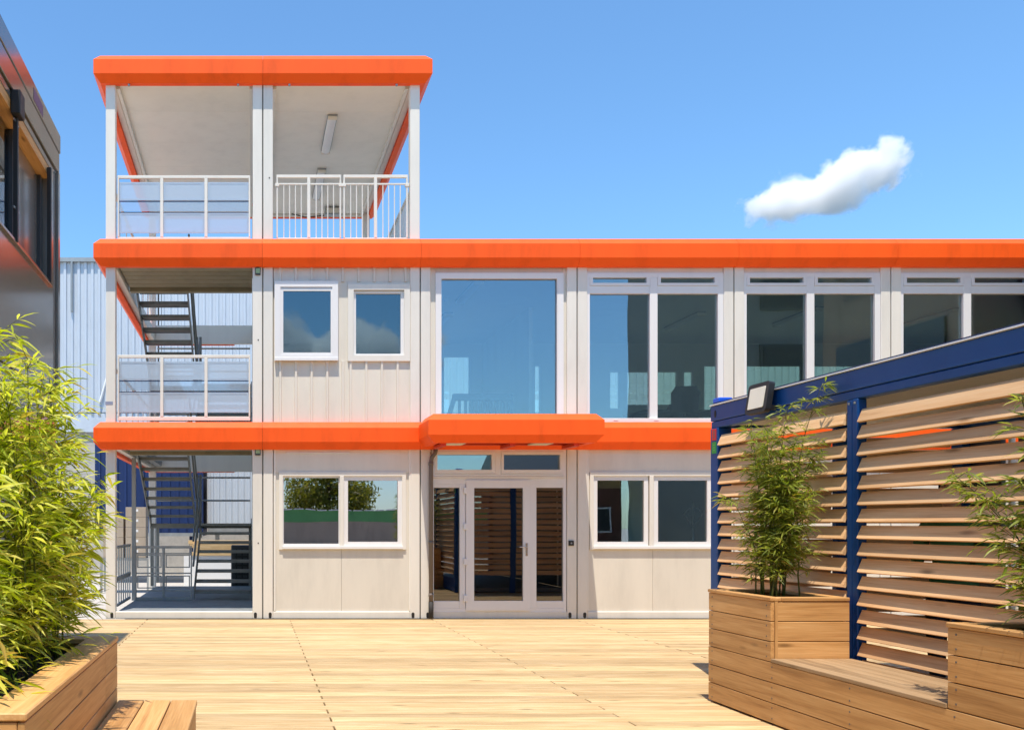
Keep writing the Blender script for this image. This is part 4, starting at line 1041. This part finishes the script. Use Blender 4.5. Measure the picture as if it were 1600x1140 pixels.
# ------------------------------------------------------------------ clouds
def cloudmat(name, size, dens, seed, scale):
    m, nt, n, l, b = nodes(name); n.remove(b); out = n['Material Output']
    tc = N(nt, 'ShaderNodeTexCoord')
    dv = N(nt, 'ShaderNodeVectorMath', operation='DIVIDE'); dv.inputs[1].default_value = size; l.new(tc.outputs['Object'], dv.inputs[0])
    ln = N(nt, 'ShaderNodeVectorMath', operation='LENGTH'); l.new(dv.outputs[0], ln.inputs[0])
    ad = N(nt, 'ShaderNodeVectorMath', operation='ADD'); ad.inputs[1].default_value = (seed * 31, seed * 17, seed * 7); l.new(tc.outputs['Object'], ad.inputs[0])
    no = N(nt, 'ShaderNodeTexNoise'); no.inputs['Scale'].default_value = scale; no.inputs['Detail'].default_value = 9; no.inputs['Roughness'].default_value = .62
    l.new(ad.outputs[0], no.inputs['Vector'])
    mm = N(nt, 'ShaderNodeMath', operation='MULTIPLY_ADD'); mm.inputs[1].default_value = 2.6; l.new(no.outputs['Fac'], mm.inputs[0])
    sb = N(nt, 'ShaderNodeMath', operation='MULTIPLY_ADD'); sb.inputs[1].default_value = -1.25; sb.inputs[2].default_value = -.50; l.new(ln.outputs['Value'], sb.inputs[0])
    l.new(sb.outputs[0], mm.inputs[2])
    mr = N(nt, 'ShaderNodeMapRange'); mr.inputs['From Min'].default_value = 0.0; mr.inputs['From Max'].default_value = .2; mr.inputs['To Max'].default_value = dens
    l.new(mm.outputs[0], mr.inputs['Value'])
    pv = N(nt, 'ShaderNodeVolumePrincipled'); pv.inputs['Color'].default_value = (1, 1, 1, 1); pv.inputs['Anisotropy'].default_value = 0.0
    l.new(mr.outputs[0], pv.inputs['Density']); l.new(pv.outputs[0], out.inputs['Volume'])
    MATS[name] = m
def cloud(label, c, size, tilt, dens, seed, scale):
    nm = 'cloudmat_%d' % seed; cloudmat(nm, size, dens, seed, scale)
    bm = bmesh.new(); bmesh.ops.create_icosphere(bm, subdivisions=3, radius=1.0)
    for v in bm.verts: v.co = Vector((v.co.x * size[0] * 1.25, v.co.y * size[1] * 1.25, v.co.z * size[2] * 1.25))
    me = bpy.data.meshes.new('cloud'); bm.to_mesh(me); bm.free(); me.materials.append(MATS[nm])
    o = bpy.data.objects.new('cloud', me); COL.objects.link(o); put(o, c); o.rotation_euler = (0, -tilt, 0)
    tag(o, label, 'cloud')
cloud('small white drifting cloud alone in the blue sky at the right', (259, 400, 152), (52, 20, 16.5), R(20), .24, 1, .06)
cloud('large cumulus cloud mirrored in the small upper windows', (46, -560, 104), (100, 40, 50), 0, .25, 2, .024)

# ------------------------------------------------------------------ person standing inside the pavilion
def person(loc, rz):
    p = thing('person', 'person in a green top standing inside the blue pavilion behind the louvres', 'person', loc)
    J = {'pel': (0, 0, .92, .135, .105), 'wai': (0, 0, 1.06, .125, .095), 'che': (0, .0, 1.25, .155, .11), 'nek0': (0, 0, 1.40, .085, .075), 'nek': (0, -.01, 1.47, .052, .052),
         'hd0': (0, -.025, 1.54, .066, .078), 'hd1': (0, -.02, 1.62, .076, .092), 'hd2': (0, -.01, 1.69, .06, .072)}
    E = [('pel', 'wai'), ('wai', 'che'), ('che', 'nek0'), ('nek0', 'nek'), ('nek', 'hd0'), ('hd0', 'hd1'), ('hd1', 'hd2')]
    for s, t in ((-1, 'l'), (1, 'r')):
        J.update({'sh' + t: (s * .175, 0, 1.36, .062, .062), 'el' + t: (s * .235, .02, 1.10, .045, .045), 'wr' + t: (s * .14, -.20, 1.00, .028, .03), 'ha' + t: (s * .10, -.265, 1.005, .033, .022),
                  'hp' + t: (s * .09, 0, .86, .095, .095), 'kn' + t: (s * .10, -.01, .48, .062, .065), 'an' + t: (s * .10, .02, .09, .042, .045), 'ft' + t: (s * .12, -.13, .035, .042, .032)})
        E += [('che', 'sh' + t), ('sh' + t, 'el' + t), ('el' + t, 'wr' + t), ('wr' + t, 'ha' + t), ('pel', 'hp' + t), ('hp' + t, 'kn' + t), ('kn' + t, 'an' + t), ('an' + t, 'ft' + t)]
        for k in range(5):
            b_ = Vector((s * (.10 + (.028 - .018 * k) * 1.0), -.285, 1.005)) if k else Vector((s * .085, -.25, 1.025))
            L = (.045, .062, .07, .066, .05)[k]
            q = b_ + Vector((-s * .02 if k else -s * .035, -L * .6, -.006)); q2 = q + Vector((-s * .012, -L * .35, -.03))
            for nm, v, r in (('f%d' % k, b_, .0095), ('g%d' % k, q, .0085), ('h%d' % k, q2, .007)): J[nm + t] = (*v, r, r)
            E += [('ha' + t, 'f%d' % k + t), ('f%d' % k + t, 'g%d' % k + t), ('g%d' % k + t, 'h%d' % k + t)]
    ks = list(J); me = bpy.data.meshes.new('body')
    me.from_pydata([J[k][:3] for k in ks], [(ks.index(a), ks.index(b_)) for a, b_ in E], [])
    o = bpy.data.objects.new('body', me); COL.objects.link(o)
    o.modifiers.new('skin', 'SKIN'); sv = me.skin_vertices[0].data
    for i, k in enumerate(ks): sv[i].radius = J[k][3:5]; sv[i].use_root = (k == 'pel')
    sb = o.modifiers.new('sub', 'SUBSURF'); sb.levels = 2; sb.render_levels = 2
    dg = bpy.context.evaluated_depsgraph_get(); m2 = bpy.data.meshes.new_from_object(o.evaluated_get(dg))
    bpy.data.objects.remove(o); m2.name = 'body'
    m2.materials.clear()
    for mt in ('skin', 'greenshirt', 'jeans', 'rubber'): m2.materials.append(MATS[mt])
    for f in m2.polygons:
        c = f.center; f.use_smooth = True
        near_hand = c.y < -.17 and c.z > .9
        f.material_index = 0 if (c.z > 1.435 or near_hand) else 1 if c.z > .88 else 2 if c.z > .1 else 3
    o = bpy.data.objects.new('body', m2); COL.objects.link(o); o.parent = p; WL[o.name] = Vector(loc)
    # hair, eyes, nose, mouth, ears
    bm = bmesh.new(); bmesh.ops.create_uvsphere(bm, u_segments=20, v_segments=14, radius=1)
    for v in list(bm.verts):
        v.co = Vector((v.co.x * .088, v.co.y * .102, v.co.z * .105))
    bmesh.ops.delete(bm, geom=[v for v in bm.verts if v.co.y < -.03 and v.co.z < .055 or v.co.z < -.085], context='VERTS')
    hm = bpy.data.meshes.new('hair'); bm.to_mesh(hm); bm.free(); hm.materials.append(MATS['hair'])
    for f in hm.polygons: f.use_smooth = True
    h = bpy.data.objects.new('hair', hm); COL.objects.link(h); h.parent = p; h.location = (0, -.012, 1.635); WL[h.name] = Vector(loc)
    def blob(name, mat, c, r):
        bm = bmesh.new(); bmesh.ops.create_icosphere(bm, subdivisions=2, radius=1)
        for v in bm.verts: v.co = Vector((v.co.x * r[0], v.co.y * r[1], v.co.z * r[2]))
        q = bpy.data.meshes.new(name); bm.to_mesh(q); bm.free(); q.materials.append(MATS[mat])
        b_ = bpy.data.objects.new(name, q); COL.objects.link(b_); b_.parent = p; b_.location = c; WL[b_.name] = Vector(loc)
    for s in (-1, 1): blob('eye', 'white', (s * .03, -.098, 1.605), (.012, .008, .007)); blob('ear', 'skin', (s * .074, -.01, 1.595), (.008, .018, .028))
    blob('nose', 'skin', (0, -.112, 1.585), (.012, .014, .022)); blob('mouth', 'redlabel', (0, -.103, 1.545), (.022, .006, .006))
    p.rotation_euler = (0, 0, rz)
person((5.16, 6.62, .101), R(-60))
